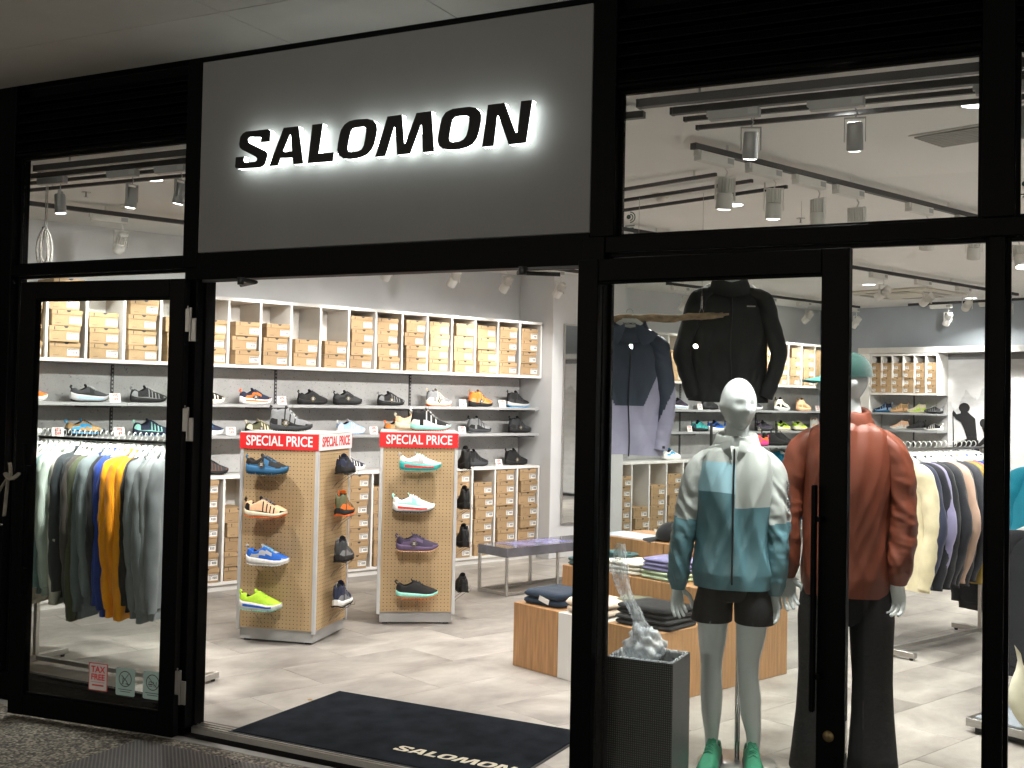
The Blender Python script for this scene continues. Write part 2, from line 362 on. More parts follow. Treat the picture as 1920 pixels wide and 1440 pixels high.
for i, x in enumerate((sx0+.158, sx0+.318)):
    s2 = obj('sticker', M().prism([rrect(.112, .132, .008)], .0165, .018), stk_grn, ldoor, (x, 0, .226))
    m_ = M(); ring_mesh(m_, .034, .038, (0, .014), .0150, 0, 28)
    if i == 0:
        m_.tube([(-.022, .0152, .03), (-.012, .0152, .022), (-.014, .0152, .0), (-.012, .0152, -.012)], .0018, 4).tube([(-.012, .0152, .02), (.006, .0152, .006), (.014, .0152, -.006), (.016, .0152, -.014)], .0018, 4).tube([(.018, .0152, .038), (-.02, .0152, -.012)], .0014, 4).tube([(.004, .0152, -.008), (.022, .0152, -.01)], .002, 4)
    else:
        m_.tube([(-.022, .0152, .012), (-.012, .0152, .018), (-.002, .0152, .012)], .0015, 4).tube([(-.024, .0152, .004), (0, .0152, .004)], .0025, 4).tube([(-.022, .0152, -.004), (-.002, .0152, -.004)], .0015, 4)
        m_.tube([(.006, .0152, .018), (.009, .0152, -.006), (.019, .0152, -.006), (.022, .0152, .018)], .0015, 4).tube([(-.026, .0152, .038), (.026, .0152, -.01)], .0014, 4)
    m_.box(-.04, .04, .0149, .0155, -.038, -.035).box(-.03, .03, .0149, .0155, -.048, -.045)
    obj('pictogram', m_, ink, s2)
# strap tied round the left handle
strap_m = mat('cream_strap', (0.20, 0.18, 0.15), 0.9, 0, 0.2, 60, 0.3, 300)
sp = M()
hx, hy = -4.80, 3.93
sp.tube([(hx+.03*math.cos(t), hy-.035+.03*math.sin(t), 1.16+.012*math.sin(2*t)) for t in np.linspace(0, 2*PI, 14)], .012, 6, sy=.5, closed=True)
sp.tube([(hx+.02, hy-.06, 1.165), (hx+.03, hy-.07, 1.20), (hx+.012, hy-.06, 1.225)], .009, 6, sy=.4)
sp.tube([(hx-.02, hy-.04, 1.155), (hx-.10, hy-.02, 1.09), (hx-.22, hy+.03, 1.01), (hx-.40, hy+.12, .90), (hx-.44, hy+.265, .86)], .009, 6, sy=.4)
sp.tube([(hx-.01, hy-.05, 1.15), (hx-.02, hy-.05, 1.05), (hx-.035, hy-.045, .96)], .011, 6, sy=.3)
tag(obj('tie_strap', sp, strap_m), 'cream cloth strap knotted round the handle of the left door', 'strap')
# ------------------------------------------------------------------ soffit, ground, grating
soff_m = mat('soffit_panel', (0.56, 0.54, 0.50), 0.6, 0, 0.05, 3, 0.03, 250)
dark_gap = mat('dark_gap', (0.02, 0.02, 0.02), 0.9)
soff = tag(obj('soffit', M().box(-12, 6, -3, 4.33, SOF+.012, SOF+.25), dark_gap), kind='structure')
rows = [(4.2, 3.727), (3.721, 2.507), (2.501, 1.287), (1.281, .06)]
xk = [-11.9, -8.9, -6.1, -3.383, -2.494, -.72, 1.05, 2.83, 4.6, 5.9]
for i in range(len(xk)-1):
    for r, (y1, y0) in enumerate(rows):
        obj('panel', M().box(.0025, xk[i+1]-xk[i]-.0025, y0, y1, 0, .012, 0, .0012), soff_m, soff, (xk[i], 0, SOF))
grav = mat('washed_gravel', (0.17, 0.155, 0.13), 0.85, 0, 0.1, 3)
n, l, p = nodes(grav)
tc = n.new('ShaderNodeTexCoord'); vo = n.new('ShaderNodeTexVoronoi'); vo.inputs['Scale'].default_value = 75; l.new(tc.outputs['Object'], vo.inputs['Vector'])
r2 = n.new('ShaderNodeValToRGB'); e = r2.color_ramp.elements
e[0].color = (.05, .045, .038, 1); e[1].color = (.36, .32, .26, 1); e[0].position = .05
sep = n.new('ShaderNodeSeparateColor'); l.new(vo.outputs['Color'], sep.inputs[0]); l.new(sep.outputs[0], r2.inputs[0])
mx = n.new('ShaderNodeMixRGB'); mx.blend_type = 'MULTIPLY'; mx.inputs[0].default_value = 0.75
r3 = n.new('ShaderNodeValToRGB'); r3.color_ramp.elements[0].color = (1, 1, 1, 1); r3.color_ramp.elements[1].color = (.12, .11, .1, 1); r3.color_ramp.elements[1].position = .8; r3.color_ramp.elements[0].position = .25
l.new(vo.outputs['Distance'], r3.inputs[0]); l.new(r2.outputs[0], mx.inputs[1]); l.new(r3.outputs[0], mx.inputs[2]); l.new(mx.outputs[0], p.inputs['Base Color'])
bp = n.new('ShaderNodeBump'); bp.inputs['Strength'].default_value = .8; bp.inputs['Distance'].default_value = .006; bp.invert = True
l.new(vo.outputs['Distance'], bp.inputs['Height']); l.new(bp.outputs[0], p.inputs['Normal'])
tag(obj('pavement', M().add([(-60, -60, 0), (60, -60, 0), (60, 4.12, 0), (-60, 4.12, 0)], [(0, 1, 2, 3)]), grav, loc=(0, 0, GND)), kind='structure')
kerb = mat('grey_kerb_metal', (0.22, 0.215, 0.2), 0.55, 0.3, 0.15, 9, .1, 90)
tag(obj('kerb_strip', M().box(-12, 6, 4.12, 4.176, -.2, -.047, 0, .002), kerb), kind='structure')
tag(obj('pavement_channel', M().add([(-12, 4.17, -.065), (6, 4.17, -.065), (6, 4.30, -.065), (-12, 4.30, -.065)], [(0, 1, 2, 3)]), dark_gap), kind='structure')
rub = mat('perforated_rubber', (0.06, 0.055, 0.055), 0.7, 0, 0.1)
n, l, p = nodes(rub)
tc = n.new('ShaderNodeTexCoord'); mp = n.new('ShaderNodeMapping'); mp.inputs['Rotation'].default_value = (0, 0, PI/4); mp.inputs['Scale'].default_value = (62, 62, 62); l.new(tc.outputs['Object'], mp.inputs[0])
ck = n.new('ShaderNodeTexVoronoi'); ck.inputs['Randomness'].default_value = 0; ck.inputs['Scale'].default_value = 1.0; ck.voronoi_dimensions = '2D'; l.new(mp.outputs[0], ck.inputs['Vector'])
r2 = n.new('ShaderNodeValToRGB'); r2.color_ramp.elements[0].position = .3; r2.color_ramp.elements[1].position = .42; r2.color_ramp.elements[0].color = (.008, .008, .008, 1); r2.color_ramp.elements[1].color = (.11, .10, .095, 1)
l.new(ck.outputs['Distance'], r2.inputs[0]); l.new(r2.outputs[0], p.inputs['Base Color'])
bp = n.new('ShaderNodeBump'); bp.inputs['Strength'].default_value = .7; bp.inputs['Distance'].default_value = .004; l.new(ck.outputs['Distance'], bp.inputs['Height']); l.new(bp.outputs[0], p.inputs['Normal'])
om = thing('outdoor_mat', 'grey perforated rubber mat on the gravel before the doorway', 'mat', (-3.6, 3.75, GND))
for k in range(4): obj('mat_section', M().box(.004+.62*k, .616+.62*k, -.32, .26, .001, .014, 0, .003), rub, om, (-.42, 0, 0))
# ================================================================== ROOM
wall_m = mat('grey_wall_paint', (0.62, 0.63, 0.64), 0.7, 0, 0.03, 4, 0.05, 500)
ceil_m = mat('ceiling_paint', (0.86, 0.85, 0.825), 0.8, 0, 0.02, 3, 0.04, 400)
dwall_m = mat('blue_grey_wall', (0.30, 0.33, 0.36), 0.75, 0, 0.04, 4)
sub_m = mat('floor_joint', (0.2, 0.19, 0.18), 0.8)
tile_m = mat('vinyl_floor_tile', (0.5, 0.47, 0.43), 0.42, 0, 0.1, 3, spec=0.4)
n, l, p = nodes(tile_m)
tc = n.new('ShaderNodeTexCoord'); oi = n.new('ShaderNodeObjectInfo'); cx = n.new('ShaderNodeVectorMath'); cx.operation = 'ADD'
sc_ = n.new('ShaderNodeVectorMath'); sc_.operation = 'SCALE'; sc_.inputs['Scale'].default_value = 37.0
l.new(oi.outputs['Random'], sc_.inputs[0]); l.new(tc.outputs['Object'], cx.inputs[0]); l.new(sc_.outputs[0], cx.inputs[1])
mp = n.new('ShaderNodeMapping'); mp.inputs['Scale'].default_value = (1.0, 1.45, 1); l.new(cx.outputs[0], mp.inputs[0])
n1 = n.new('ShaderNodeTexNoise'); n1.inputs['Scale'].default_value = 2.1; n1.inputs['Detail'].default_value = 8; n1.inputs['Roughness'].default_value = .62; n1.inputs['Distortion'].default_value = .35
l.new(mp.outputs[0], n1.inputs['Vector'])
r1 = n.new('ShaderNodeValToRGB'); e = r1.color_ramp.elements; e[0].position = .30; e[1].position = .72
e[0].color = (.19, .175, .160, 1); e[1].color = (.47, .442, .400, 1); q = e.new(.5); q.color = (.325, .303, .274, 1)
l.new(n1.outputs[0], r1.inputs[0])
mr = n.new('ShaderNodeMapRange'); mr.inputs[3].default_value = .88; mr.inputs[4].default_value = 1.08; l.new(oi.outputs['Random'], mr.inputs[0])
hs = n.new('ShaderNodeHueSaturation'); l.new(mr.outputs[0], hs.inputs['Value']); l.new(r1.outputs[0], hs.inputs['Color']); l.new(hs.outputs[0], p.inputs['Base Color'])
rr = n.new('ShaderNodeMapRange'); rr.inputs[3].default_value = .34; rr.inputs[4].default_value = .55; l.new(n1.outputs[0], rr.inputs[0]); l.new(rr.outputs[0], p.inputs['Roughness'])
bp = n.new('ShaderNodeBump'); bp.inputs['Strength'].default_value = .12; bp.inputs['Distance'].default_value = .003; l.new(n1.outputs[0], bp.inputs['Height']); l.new(bp.outputs[0], p.inputs['Normal'])
floor = tag(obj('floor', M().box(-9, 7.5, 4.292, 22, -.2, -.004), sub_m), kind='structure')
TL, TW = .914, .457
tm = M().box(-TL/2+.0012, TL/2-.0012, -TW/2+.0012, TW/2-.0012, -.004, 0, 0, .0012).mesh('floor_tile')
def clip(poly, yc):
    out = []
    for i in range(len(poly)):
        p0, p1 = poly[i-1], poly[i]; i0, i1 = p0.y >= yc, p1.y >= yc
        if i0 != i1: t_ = (yc-p0.y)/(p1.y-p0.y); out.append(p0.lerp(p1, t_))
        if i1: out.append(p1)
    return out
nt_ = 0
for ib in range(-1, 16):
    for ia in range(-7, 9):
        al = (ia+.5*(ib % 2))*TL; be = ib*TW
        if al > 8: continue
        c_ = G(al, be)
        cs = [G(al+sx*TL/2*.998, be+sy*TW/2*.998) for sx, sy in ((-1, -1), (1, -1), (1, 1), (-1, 1))]
        if all(q.y < 4.30 for q in cs) or c_.x > 1.2: continue
        if all(q.y > 4.295 for q in cs):
            obj('tile', tm, tile_m, floor, c_, (0, 0, RA))
        else:
            pl = clip(cs, 4.295)
            if len(pl) >= 3:
                mm = M().add([q-c_ for q in pl], [tuple(range(len(pl)))]); mm.xf(Matrix.Rotation(-RA, 4, 'Z'))
                if np.cross(np.subtract(mm.v[1], mm.v[0]), np.subtract(mm.v[2], mm.v[0]))[2] < 0: mm.f = [f_[::-1] for f_ in mm.f]
                obj('tile', mm, tile_m, floor, c_, (0, 0, RA))
        nt_ += 1
tag(obj('ceiling', M().box(-9, 7.5, 4.30, 22, CEIL, CEIL+.2), ceil_m), kind='structure')
tag(obj('wall_shoe_side', M().box(-4.7, 7.6, 0.36, .5, 0, CEIL), wall_m, loc=PA, rot=(0, 0, RA)), kind='structure')
tag(obj('wall_pillar', M().box(2.13, 3.19, -.14, .36, 0, CEIL, 0, .004), wall_m, loc=PA, rot=(0, 0, RA)), kind='structure')
tag(obj('wall_back', M().box(-.5, 12, 7.6, 7.75, 0, CEIL), dwall_m, loc=PA, rot=(0, 0, RB)), kind='structure')
tag(obj('wall_right', M().box(3.6, 3.75, 4.3, 16, 0, CEIL), wall_m), kind='structure')
# tall mirror on the pillar
mir = mat('mirror_silver', (0.85, 0.87, 0.86), 0.02, 1.0, 0.0)
mt_ = thing('wall_mirror', 'tall mirror with thin dark frame on the white pillar beside the shelving', 'mirror', G(2.62, .14), RA)
obj('mirror_pane', M().box(-.33, .33, -.012, -.004, .35, 2.33), mir, mt_)
for q in ((-.345, -.33, .335, 2.345), (.33, .345, .335, 2.345), (-.33, .33, 2.33, 2.345), (-.33, .33, .335, .35)):
    obj('frame', M().box(q[0], q[1], -.02, -.002, q[2], q[3]), steel, mt_)
# ================================================================== SHELVING
PITCH = .2875
def cubbies(name, label, x0, ncol, z0, z1, depth=.35, y0=0.0, loc=PA, rz=RA, pitch=PITCH, kick=0.0):
    t = thing(name, label, 'shelving', Vector(loc)+Vector((0, 0, 0)), rz)
    th = .02; x1 = x0+ncol*pitch
    obj('top_board', M().box(x0-th/2, x1+th/2, y0, y0+depth, z1-.026, z1, 0, .0015), white_lam, t)
    obj('bottom_board', M().box(x0-th/2, x1+th/2, y0, y0+depth, z0, z0+.026, 0, .0015), white_lam, t)
    obj('back_panel', M().box(x0+th/2, x1-th/2, y0+depth-.008, y0+depth-.002, z0+.026, z1-.026), white_lam, t)
    dv = M().box(-th/2, th/2, y0+.001, y0+depth-.009, z0+.026, z1-.026, 0, .0015).mesh('divider')
    for k in range(ncol+1): obj('divider' if 0 < k < ncol else 'side_panel', dv, white_lam, t, (x0+k*pitch, 0, 0))
    if kick: obj('plinth', M().box(x0, x1, y0+.02, y0+depth, 0.001, kick), white_lam, t)
    return t
XA0 = 2.105-PITCH*19
cubbies('cubby_shelf', 'white upper cubby row full of shoe boxes on the left wall', XA0, 19, 1.79, 2.352)
cubbies('cubby_shelf', 'white lower cubby row under the shoe shelves on the left wall', XA0, 19, .05, .92, kick=.05)
XB0 = 3.2025
cubbies('cubby_shelf', 'white upper cubby row behind the hanging black jacket', XB0, 15, 1.79, 2.352)
cubbies('cubby_shelf', 'white lower cubby row behind the display caps', XB0, 15, .05, .92, kick=.05)
conc = mat('flecked_concrete_board', (0.45, 0.45, 0.445), 0.8, 0, 0.12, 5)
n, l, p = nodes(conc)
tc = n.new('ShaderNodeTexCoord'); mp = n.new('ShaderNodeMapping'); mp.inputs['Scale'].default_value = (46, 46, 46); l.new(tc.outputs['Object'], mp.inputs[0])
v1 = n.new('ShaderNodeTexNoise'); v1.inputs['Scale'].default_value = 1.6; v1.inputs['Detail'].default_value = 3; v1.inputs['Distortion'].default_value = 1.5; l.new(mp.outputs[0], v1.inputs['Vector'])
r1 = n.new('ShaderNodeValToRGB'); r1.color_ramp.elements[0].position = .315; r1.color_ramp.elements[1].position = .36; r1.color_ramp.elements[0].color = (.07, .07, .07, 1); r1.color_ramp.elements[1].color = (1, 1, 1, 1)
l.new(v1.outputs[0], r1.inputs[0]); old = p.inputs['Base Color'].links[0].from_socket
mx = n.new('ShaderNodeMixRGB'); mx.blend_type = 'MULTIPLY'; mx.inputs[0].default_value = .8; l.new(old, mx.inputs[1]); l.new(r1.outputs[0], mx.inputs[2]); l.new(mx.outputs[0], p.inputs['Base Color'])
shelf_m = mat('grey_metal_shelf', (0.36, 0.365, 0.37), 0.5, 0.2, 0.05, 8)
upr_m = mat('dark_slotted_upright', (0.06, 0.06, 0.06), 0.5, 0.5)
def shoe_wall(name, label, x0, x1, joints):
    t = thing(name, label, 'shelving', PA, RA)
    js = [x0]+joints+[x1]
    for i in range(len(js)-1):
        a0, a1 = js[i]+.012, js[i+1]-.012
        obj('back_board', M().box(a0, a1, .315, .33, .922, 1.788, 0, .002), conc, t)
        for z in (1.47, 1.215):
            s_ = obj('shelf', M().box(a0-.011, a1+.011, .02, .312, z, z+.025, 0, .002), shelf_m, t)
            obj('bracket', M().box(a1-.28, a1-.02, .05, .30, z-.014, z-.001), upr_m, s_)
    for j in joints:
        u = M().box(j-.011, j+.011, .308, .33, .922, 1.788)
        for k in range(28): u.box(j-.004, j+.004, .3065, .309, .95+k*.03, .965+k*.03, 1)
        obj('upright', u, [upr_m, shelf_m], t)
    return t
shoe_wall('shoe_display_shelves', 'grey two-tier shoe shelves on flecked boards, left wall', XA0, 2.115, [-2.16, -.725, .71])
shoe_wall('shoe_display_shelves', 'grey two-tier shoe shelves beyond the white pillar', XB0, 7.52, [4.65, 6.12])
# shelving reflected in a back wall mirror, built here as a solid unit
LB = G(7.235, 0); CW = .148
cub = cubbies('cubby_shelf', 'small white cubby row standing in for a mirror reflection beside the mountain mural, back wall', .62, 6, 1.72, 2.23, .28, 0, LB, RB, CW)
t = thing('shoe_display_shelves', 'grey shoe shelves standing in for a mirror reflection under the small cubby row at the back', 'shelving', LB, RB)
obj('back_board', M().box(.62, 1.505, .27, .285, .4, 1.715), conc, t)
for z in (1.475, 1.265): obj('shelf', M().box(.61, 1.515, .01, .268, z, z+.022, 0, .002), shelf_m, t)
obj('upright', M().box(1.06, 1.075, .262, .27, .4, 1.715), upr_m, t)
bm = thing('display_bulkhead', 'pale bulkhead with silver top strip over the back wall shelves', 'partition', LB, RB)
obj('strip', M().box(.44, 6, -.005, .30, 2.235, 2.31, 0, .002), mat('satin_silver', (0.6, 0.6, 0.59), 0.35, 0.6), bm)
obj('side_panel', M().box(.44, .605, -.004, .30, .05, 2.234), white_lam, bm)
# mural of mountains with two runners
mur = thing('wall_mural', 'grey mountain mural with silhouettes of two runners, back wall', 'mural', LB, RB)
mm = mat('mountain_print', (0.45, 0.45, 0.45), 0.6)
n, l, p = nodes(mm)
tc = n.new('ShaderNodeTexCoord'); sx = n.new('ShaderNodeSeparateXYZ'); l.new(tc.outputs['Object'], sx.inputs[0])
n1 = n.new('ShaderNodeTexNoise'); n1.noise_dimensions = '1D'; n1.inputs['Scale'].default_value = 2.2; n1.inputs['Detail'].default_value = 6; l.new(sx.outputs['X'], n1.inputs['W'])
md = n.new('ShaderNodeMath'); md.operation = 'MULTIPLY_ADD'; md.inputs[1].default_value = 1.1; md.inputs[2].default_value = 1.18; l.new(n1.outputs[0], md.inputs[0])
df = n.new('ShaderNodeMath'); df.operation = 'SUBTRACT'; l.new(md.outputs[0], df.inputs[0]); l.new(sx.outputs['Z'], df.inputs[1])
rg = n.new('ShaderNodeValToRGB'); e = rg.color_ramp.elements; e[0].position = 0.0; e[1].position = .9; e[0].color = (.66, .66, .67, 1); e[1].color = (.60, .60, .60, 1)
q = e.new(.02); q.color = (.50, .50, .51, 1); q = e.new(.35); q.color = (.60, .60, .605, 1); l.new(df.outputs[0], rg.inputs[0])
mp = n.new('ShaderNodeMapping'); mp.inputs['Scale'].default_value = (2.2, 1, 7); mp.inputs['Rotation'].default_value = (0, .25, 0); l.new(tc.outputs['Object'], mp.inputs[0])
n2 = n.new('ShaderNodeTexNoise'); n2.inputs['Scale'].default_value = 2.5; n2.inputs['Detail'].default_value = 6; l.new(mp.outputs[0], n2.inputs['Vector'])
ov = n.new('ShaderNodeMixRGB'); ov.blend_type = 'OVERLAY'; ov.inputs[0].default_value = .3; l.new(rg.outputs[0], ov.inputs[1]); l.new(n2.outputs[0], ov.inputs[2]); l.new(ov.outputs[0], p.inputs['Base Color'])
obj('print', M().box(1.52, 6, .25, .262, .05, 2.16), mm, mur)
obj('header_band', M().box(1.52, 6, .245, .262, 2.161, 2.234), mat('grey_band', (.2, .2, .21), .6), mur)
sil = mat('silhouette_black', (.008, .008, .009), .6)
def figure(name, polys, off, sc):
    m_ = M()
    for k, pl in enumerate(polys): m_.prism([[(off[0]+x*sc*(.86 if sc < 1 else 1), off[1]+z*sc) for x, z in pl]], .243-.0006*k, .249)
    obj(name, m_, sil, mur)
def el(cx, cz, rx, rz, n_=14): return [(cx+rx*math.cos(2*PI*i/n_), cz+rz*math.sin(2*PI*i/n_)) for i in range(n_)]
figure('figure', [el(.16, .90, .10, .075), [(.10, .84), (.2, .85), (.36, .74), (.38, .55), (.40, .40), (.22, .42), (.16, .58), (.08, .72)],
   [(.16, .76), (.12, .82), (.02, .80), (-.04, .86), (-.06, .80), (.02, .72), (.10, .68)], [(.22, .44), (.36, .44), (.24, .32), (.06, .30), (.20, .10), (.14, .06), (-.04, .28), (.0, .35)],
   [(.28, .44), (.42, .42), (.42, .30), (.52, .12), (.62, -.06), (.54, -.06), (.40, .12), (.30, .28)], [(-.05, .82), (-.04, .82), (-.02, .10), (-.035, .10)]], (1.62, .86), .80)
figure('figure', [el(.12, .92, .085, .075), [(.08, .85), (.20, .84), (.36, .82), (.42, .68), (.38, .56), (.44, .40), (.20, .40), (.18, .60), (.14, .72)],
   [(.16, .72), (.22, .64), (.06, .54), (.02, .44), (-.03, .46), (.02, .58)], [(.20, .42), (.34, .42), (.22, .30), (.16, .24), (.22, .02), (.14, .02), (.06, .22), (.10, .32)],
   [(.30, .42), (.46, .42), (.42, .22), (.44, .0), (.36, .0), (.34, .22)]], (1.90, .74), .72)
figure('ridge', [[(1.53, .05), (1.53, .86), (1.58, .88), (1.66, .84), (1.74, .74), (1.86, .60), (2.0, .5), (2.1, .3), (2.12, .05)]], (0, 0), 1)
# ================================================================== SHOE BOXES
kraft = mat('kraft_board', (0.345, 0.232, 0.122), 0.75, 0, 0.06, 25, 0.05, 300, rnd=.10)
BW, BH, BD = .226, .1155, .325
lidh = .036
bmesh_body = M().box(-BW/2+.004, BW/2-.004, .004, BD, .0005, BH-lidh+.004, 0, .0015)
bmesh_body.box(-BW/2+.03, -BW/2+.068, .0032, .004, .018, .0205, 1)
bmesh_lid = M().box(-BW/2, BW/2, 0, BD+.004, BH-lidh, BH-.0012, 0, .002)
cs = [(.016*math.cos(t), .016*math.sin(t)*.9) for t in np.linspace(PI, 2*PI, 9)]
bmesh_lid.prism([[(.01+x_, BH-.0015+z_) for x_, z_ in cs]], -.0006, .001, 1); bmesh_lid.box(-BW/2+.036, -BW/2+.042, -.0006, .001, BH-lidh+.006, BH-.006, 1)
bmesh_label = M().box(.018, .104, .0028, .0039, .018, .066, 0)
bmesh_label.box(.02, .102, .0021, .0028, .0575, .0635, 1)
for k, (x0_, w_, z0_, h_) in enumerate(((.022, .03, .048, .004), (.022, .022, .040, .003), (.022, .026, .032, .003), (.022, .018, .024, .003), (.058, .006, .03, .02), (.068, .002, .028, .022), (.073, .004, .028, .022), (.080, .002, .028, .022), (.085, .005, .028, .022), (.094, .002, .028, .022))):
    bmesh_label.box(x0_, x0_+w_, .0021, .0028, z0_, z0_+h_, 1)
bmesh_body = bmesh_body.mesh('box_body'); bmesh_lid = bmesh_lid.mesh('lid'); bmesh_label = bmesh_label.mesh('box_label')
def shoe_box(loc, rz, label, group, sx=1.0, mirror=1):
    t = thing('shoe_box', label, 'shoe box', loc, rz, group)
    if sx != 1.0 or mirror < 0: t.scale = (sx, .8, .8)
    obj('box_body', bmesh_body, [kraft, ink], t); obj('lid', bmesh_lid, [kraft, ink], t); lb_ = obj('box_label', bmesh_label, [paper, ink], t)
    if mirror < 0: lb_.location.x = -.125
    return t
def stacks(cols, z0, where, group, loc=PA, rz=RA, x0=XA0, pitch=PITCH, sx=1.0, mirror=1, first=0):
    R_ = random.Random(hash(where) % 1000 if False else len(where)*7+len(cols))
    Rm = Matrix.Rotation(rz, 3, 'Z')
    keys = sorted(cols); nc = 0
    for c in keys:
        nb = cols[c]
        if nb <= 0: continue
        nc += 1
        z = z0
        bias = R_.uniform(-.012, .012)
        for k in range(nb):
            xx = x0+(c+.5)*pitch + (bias+R_.uniform(-.014, .014))*(pitch/PITCH); yy = R_.uniform(-.012, .016)
            p_ = Vector(loc)+Rm @ Vector((xx, yy, 0)); p_.z = z
            nm = 'only' if nb == 1 else ('bottom' if k == 0 else ('topmost' if k == nb-1 else ORD[k]+' up'))
            shoe_box(p_, rz+math.radians(R_.uniform(-1.8, 1.8)), 'kraft shoe box, %s of %d, %s full cubby, %s' % (nm, nb, ORD[nc-1], where), group, sx, mirror)
            z += BH*(.8 if mirror < 0 else 1)+.0006
upA = dict(zip(range(19), [4, 4, 5, 3, 4, 3, 3, 3, 3, 2, 2, 4, 4, 4, 4, 4, 4, 4, 4]))
stacks(upA, 1.8165, 'upper row, left wall', 'shoe boxes in the upper left cubbies')
loA = {6: 7, 7: 5, 11: 7, 12: 6, 13: 7, 14: 6, 15: 7, 16: 6, 17: 7, 18: 7, 10: 7, 0: 6, 1: 6}
stacks(loA, .0765, 'lower row, left wall', 'shoe boxes in the lower left cubbies')
upB = {3: 3, 4: 4, 9: 4, 10: 4, 11: 4, 12: 4, 13: 4, 14: 4, 8: 3}
stacks(upB, 1.8165, 'upper row beyond the pillar', 'shoe boxes in the upper cubbies beyond the pillar', x0=XB0)
loB = {0: 6, 1: 3, 2: 5, 3: 6, 4: 6, 5: 6}
stacks(loB, .0765, 'lower row beyond the pillar', 'shoe boxes in the lower cubbies beyond the pillar', x0=XB0)
upC = {0: 4, 1: 4, 2: 4, 3: 4, 4: 4, 5: 4}
stacks(upC, 1.7465, 'small row on the back wall', 'reflected shoe boxes in the small back cubbies', LB, RB, .62, CW, .60, -1)  # boxes of the mirror reflection, built as solid boxes with flipped labels
# ================================================================== SHOES
def lerp(t, xs, ys): return float(np.interp(t, xs, ys))
def smooth_curve(xs, ys, n_):
    t = np.linspace(0, 1, n_); y = np.interp(t, xs, ys)
    for _ in range(2): y[1:-1] = (y[:-2]+2*y[1:-1]+y[2:])/4
    return y
def shoe_meshes(kind):
    L = .285; n_ = 34; t = np.linspace(0, 1, n_)
    mid = kind == 'mid'; thick = {'run': .044, 'trail': .036, 'mid': .038, 'max': .052}[kind]
    w = smooth_curve([0, .03, .1, .3, .5, .7, .85, .95, 1], [.012, .024, .033, .034, .037, .047, .044, .028, .010], n_)
    cy_ = smooth_curve([0, .3, .6, .8, 1], [0, 0, .003, .003, -.002], n_)
    bot = smooth_curve([0, .06, .15, .7, .85, .95, 1], [.014, .004, 0, 0, .006, .018, .026], n_)
    top = bot + smooth_curve([0, .2, .5, .8, 1], [thick*1.05, thick, thick*.82, thick*.66, thick*.5], n_)
    hc = .148 if mid else .104
    rim = smooth_curve([0, .03, .08, .18, .30, .40, .5, .65, .8, .92, 1], [thick+.03, hc-.006, hc, hc-.024 if not mid else hc-.014, hc-.014 if not mid else hc-.002, hc+.006 if not mid else hc-.006, .096 if not mid else .108, .074, .060, .049, .044], n_)
    cen = smooth_curve([0, .03, .08, .14, .30, .36, .42, .5, .65, .8, .92, 1], [thick+.03, hc-.004, hc-.004, .055, .055, hc-.012, hc+.016 if not mid else hc+.002, .112 if not mid else .122, .087, .070, .057, .046], n_)
    rim = np.maximum(rim, top+.004); cen = np.maximum(cen, top+.002)
    wr = w*smooth_curve([0, .1, .3, .42, .6, .8, 1], [.78, .80, .82, .66, .60, .72, .8], n_)
    x = (t-.5)*L
    # upper
    P = []
    prof = [0, .2, .42, .64, .84, 1.0]
    for i in range(n_):
        row = []
        side = []
        for q in prof:
            z = top[i]-.006 + (rim[i]-top[i]+.006)*q
            bulge = math.sin(q*PI)*.0035
            y = w[i]*.97*(1-q)+wr[i]*q + bulge
            side.append((y, z))
        inner = [(wr[i]*.72, rim[i]*.45+cen[i]*.55 + (.004 if cen[i] >= rim[i]-.01 else 0)), (wr[i]*.35, cen[i]*.93+rim[i]*.07), (0, cen[i])]
        half = side+inner
        for (y, z) in half: row.append((x[i], -y+cy_[i], z))
        for (y, z) in half[-2::-1]: row.append((x[i], y+cy_[i], z))
        P.append(row)
    K = len(P[0])
    def um(i, j):
        tt = t[i]; jj = min(j, K-2-j)     # 0 at the sole edge
        if .12 < tt < .37 and jj >= 5: return 2
        if tt > .87 and jj < 4: return 1
        if .40 < tt < .70 and jj >= 6: return 1
        if kind == 'run':
            return 1 if (abs(jj-(1+ (tt-.15)*6)) < 1.0 and .12 < tt < .62) else 0
        if kind == 'trail':
            return 1 if (jj < 1 or (.42 < tt < .75 and (int(tt*34) % 3 == 0) and jj < 5) or (tt < .14 and jj < 4)) else 0
        if kind == 'mid':
            return 1 if (jj < 2 and tt > .3) or (tt < .2 and jj < 2) or (.36 < tt < .62 and int(tt*34) % 4 == 0 and jj < 5) else 0
        return 1 if (jj < 2 and .1 < tt < .75) or (.45 < tt < .55 and jj < 5) else 0
    up = M().grid(P, 0, False, False, True, um, flip=True)
    up.add(P[0], [tuple(range(K))], 0); up.add(P[-1], [tuple(range(K))[::-1]], 1)
    # midsole
    R_ = []
    seg = [(1.0, 0), (1.06, .35), (1.08, .7), (1.0, 1.0)]
    for i in range(n_):
        ring_ = []
        for s_ in (-1, 1):
            for (ww, q) in (seg if s_ < 0 else seg[::-1]):
                ring_.append((x[i]*1.015, s_*w[i]*ww*1.04+cy_[i], bot[i]+.005+(top[i]-bot[i]-.003)*q))
        R_.append(ring_)
    def mm_(i, j):
        tt = t[i]; side = j in (1, 2, 4, 5, 0, 6)
        if kind in ('run', 'max') and j in (1, 5) and .1 < tt < .8: return 1
        return 0
    ms = M().loft(R_, 0, True, True, mm_)
    # outsole with lugs
    R_ = []
    for i in range(n_):
        R_.append([(x[i]*1.01, -w[i]*1.02+cy_[i], bot[i]+.001), (x[i]*1.01, w[i]*1.02+cy_[i], bot[i]+.001), (x[i]*1.01, w[i]*1.04+cy_[i], bot[i]+.008), (x[i]*1.01, -w[i]*1.04+cy_[i], bot[i]+.008)])
    os_ = M().loft(R_, 0, True, False)
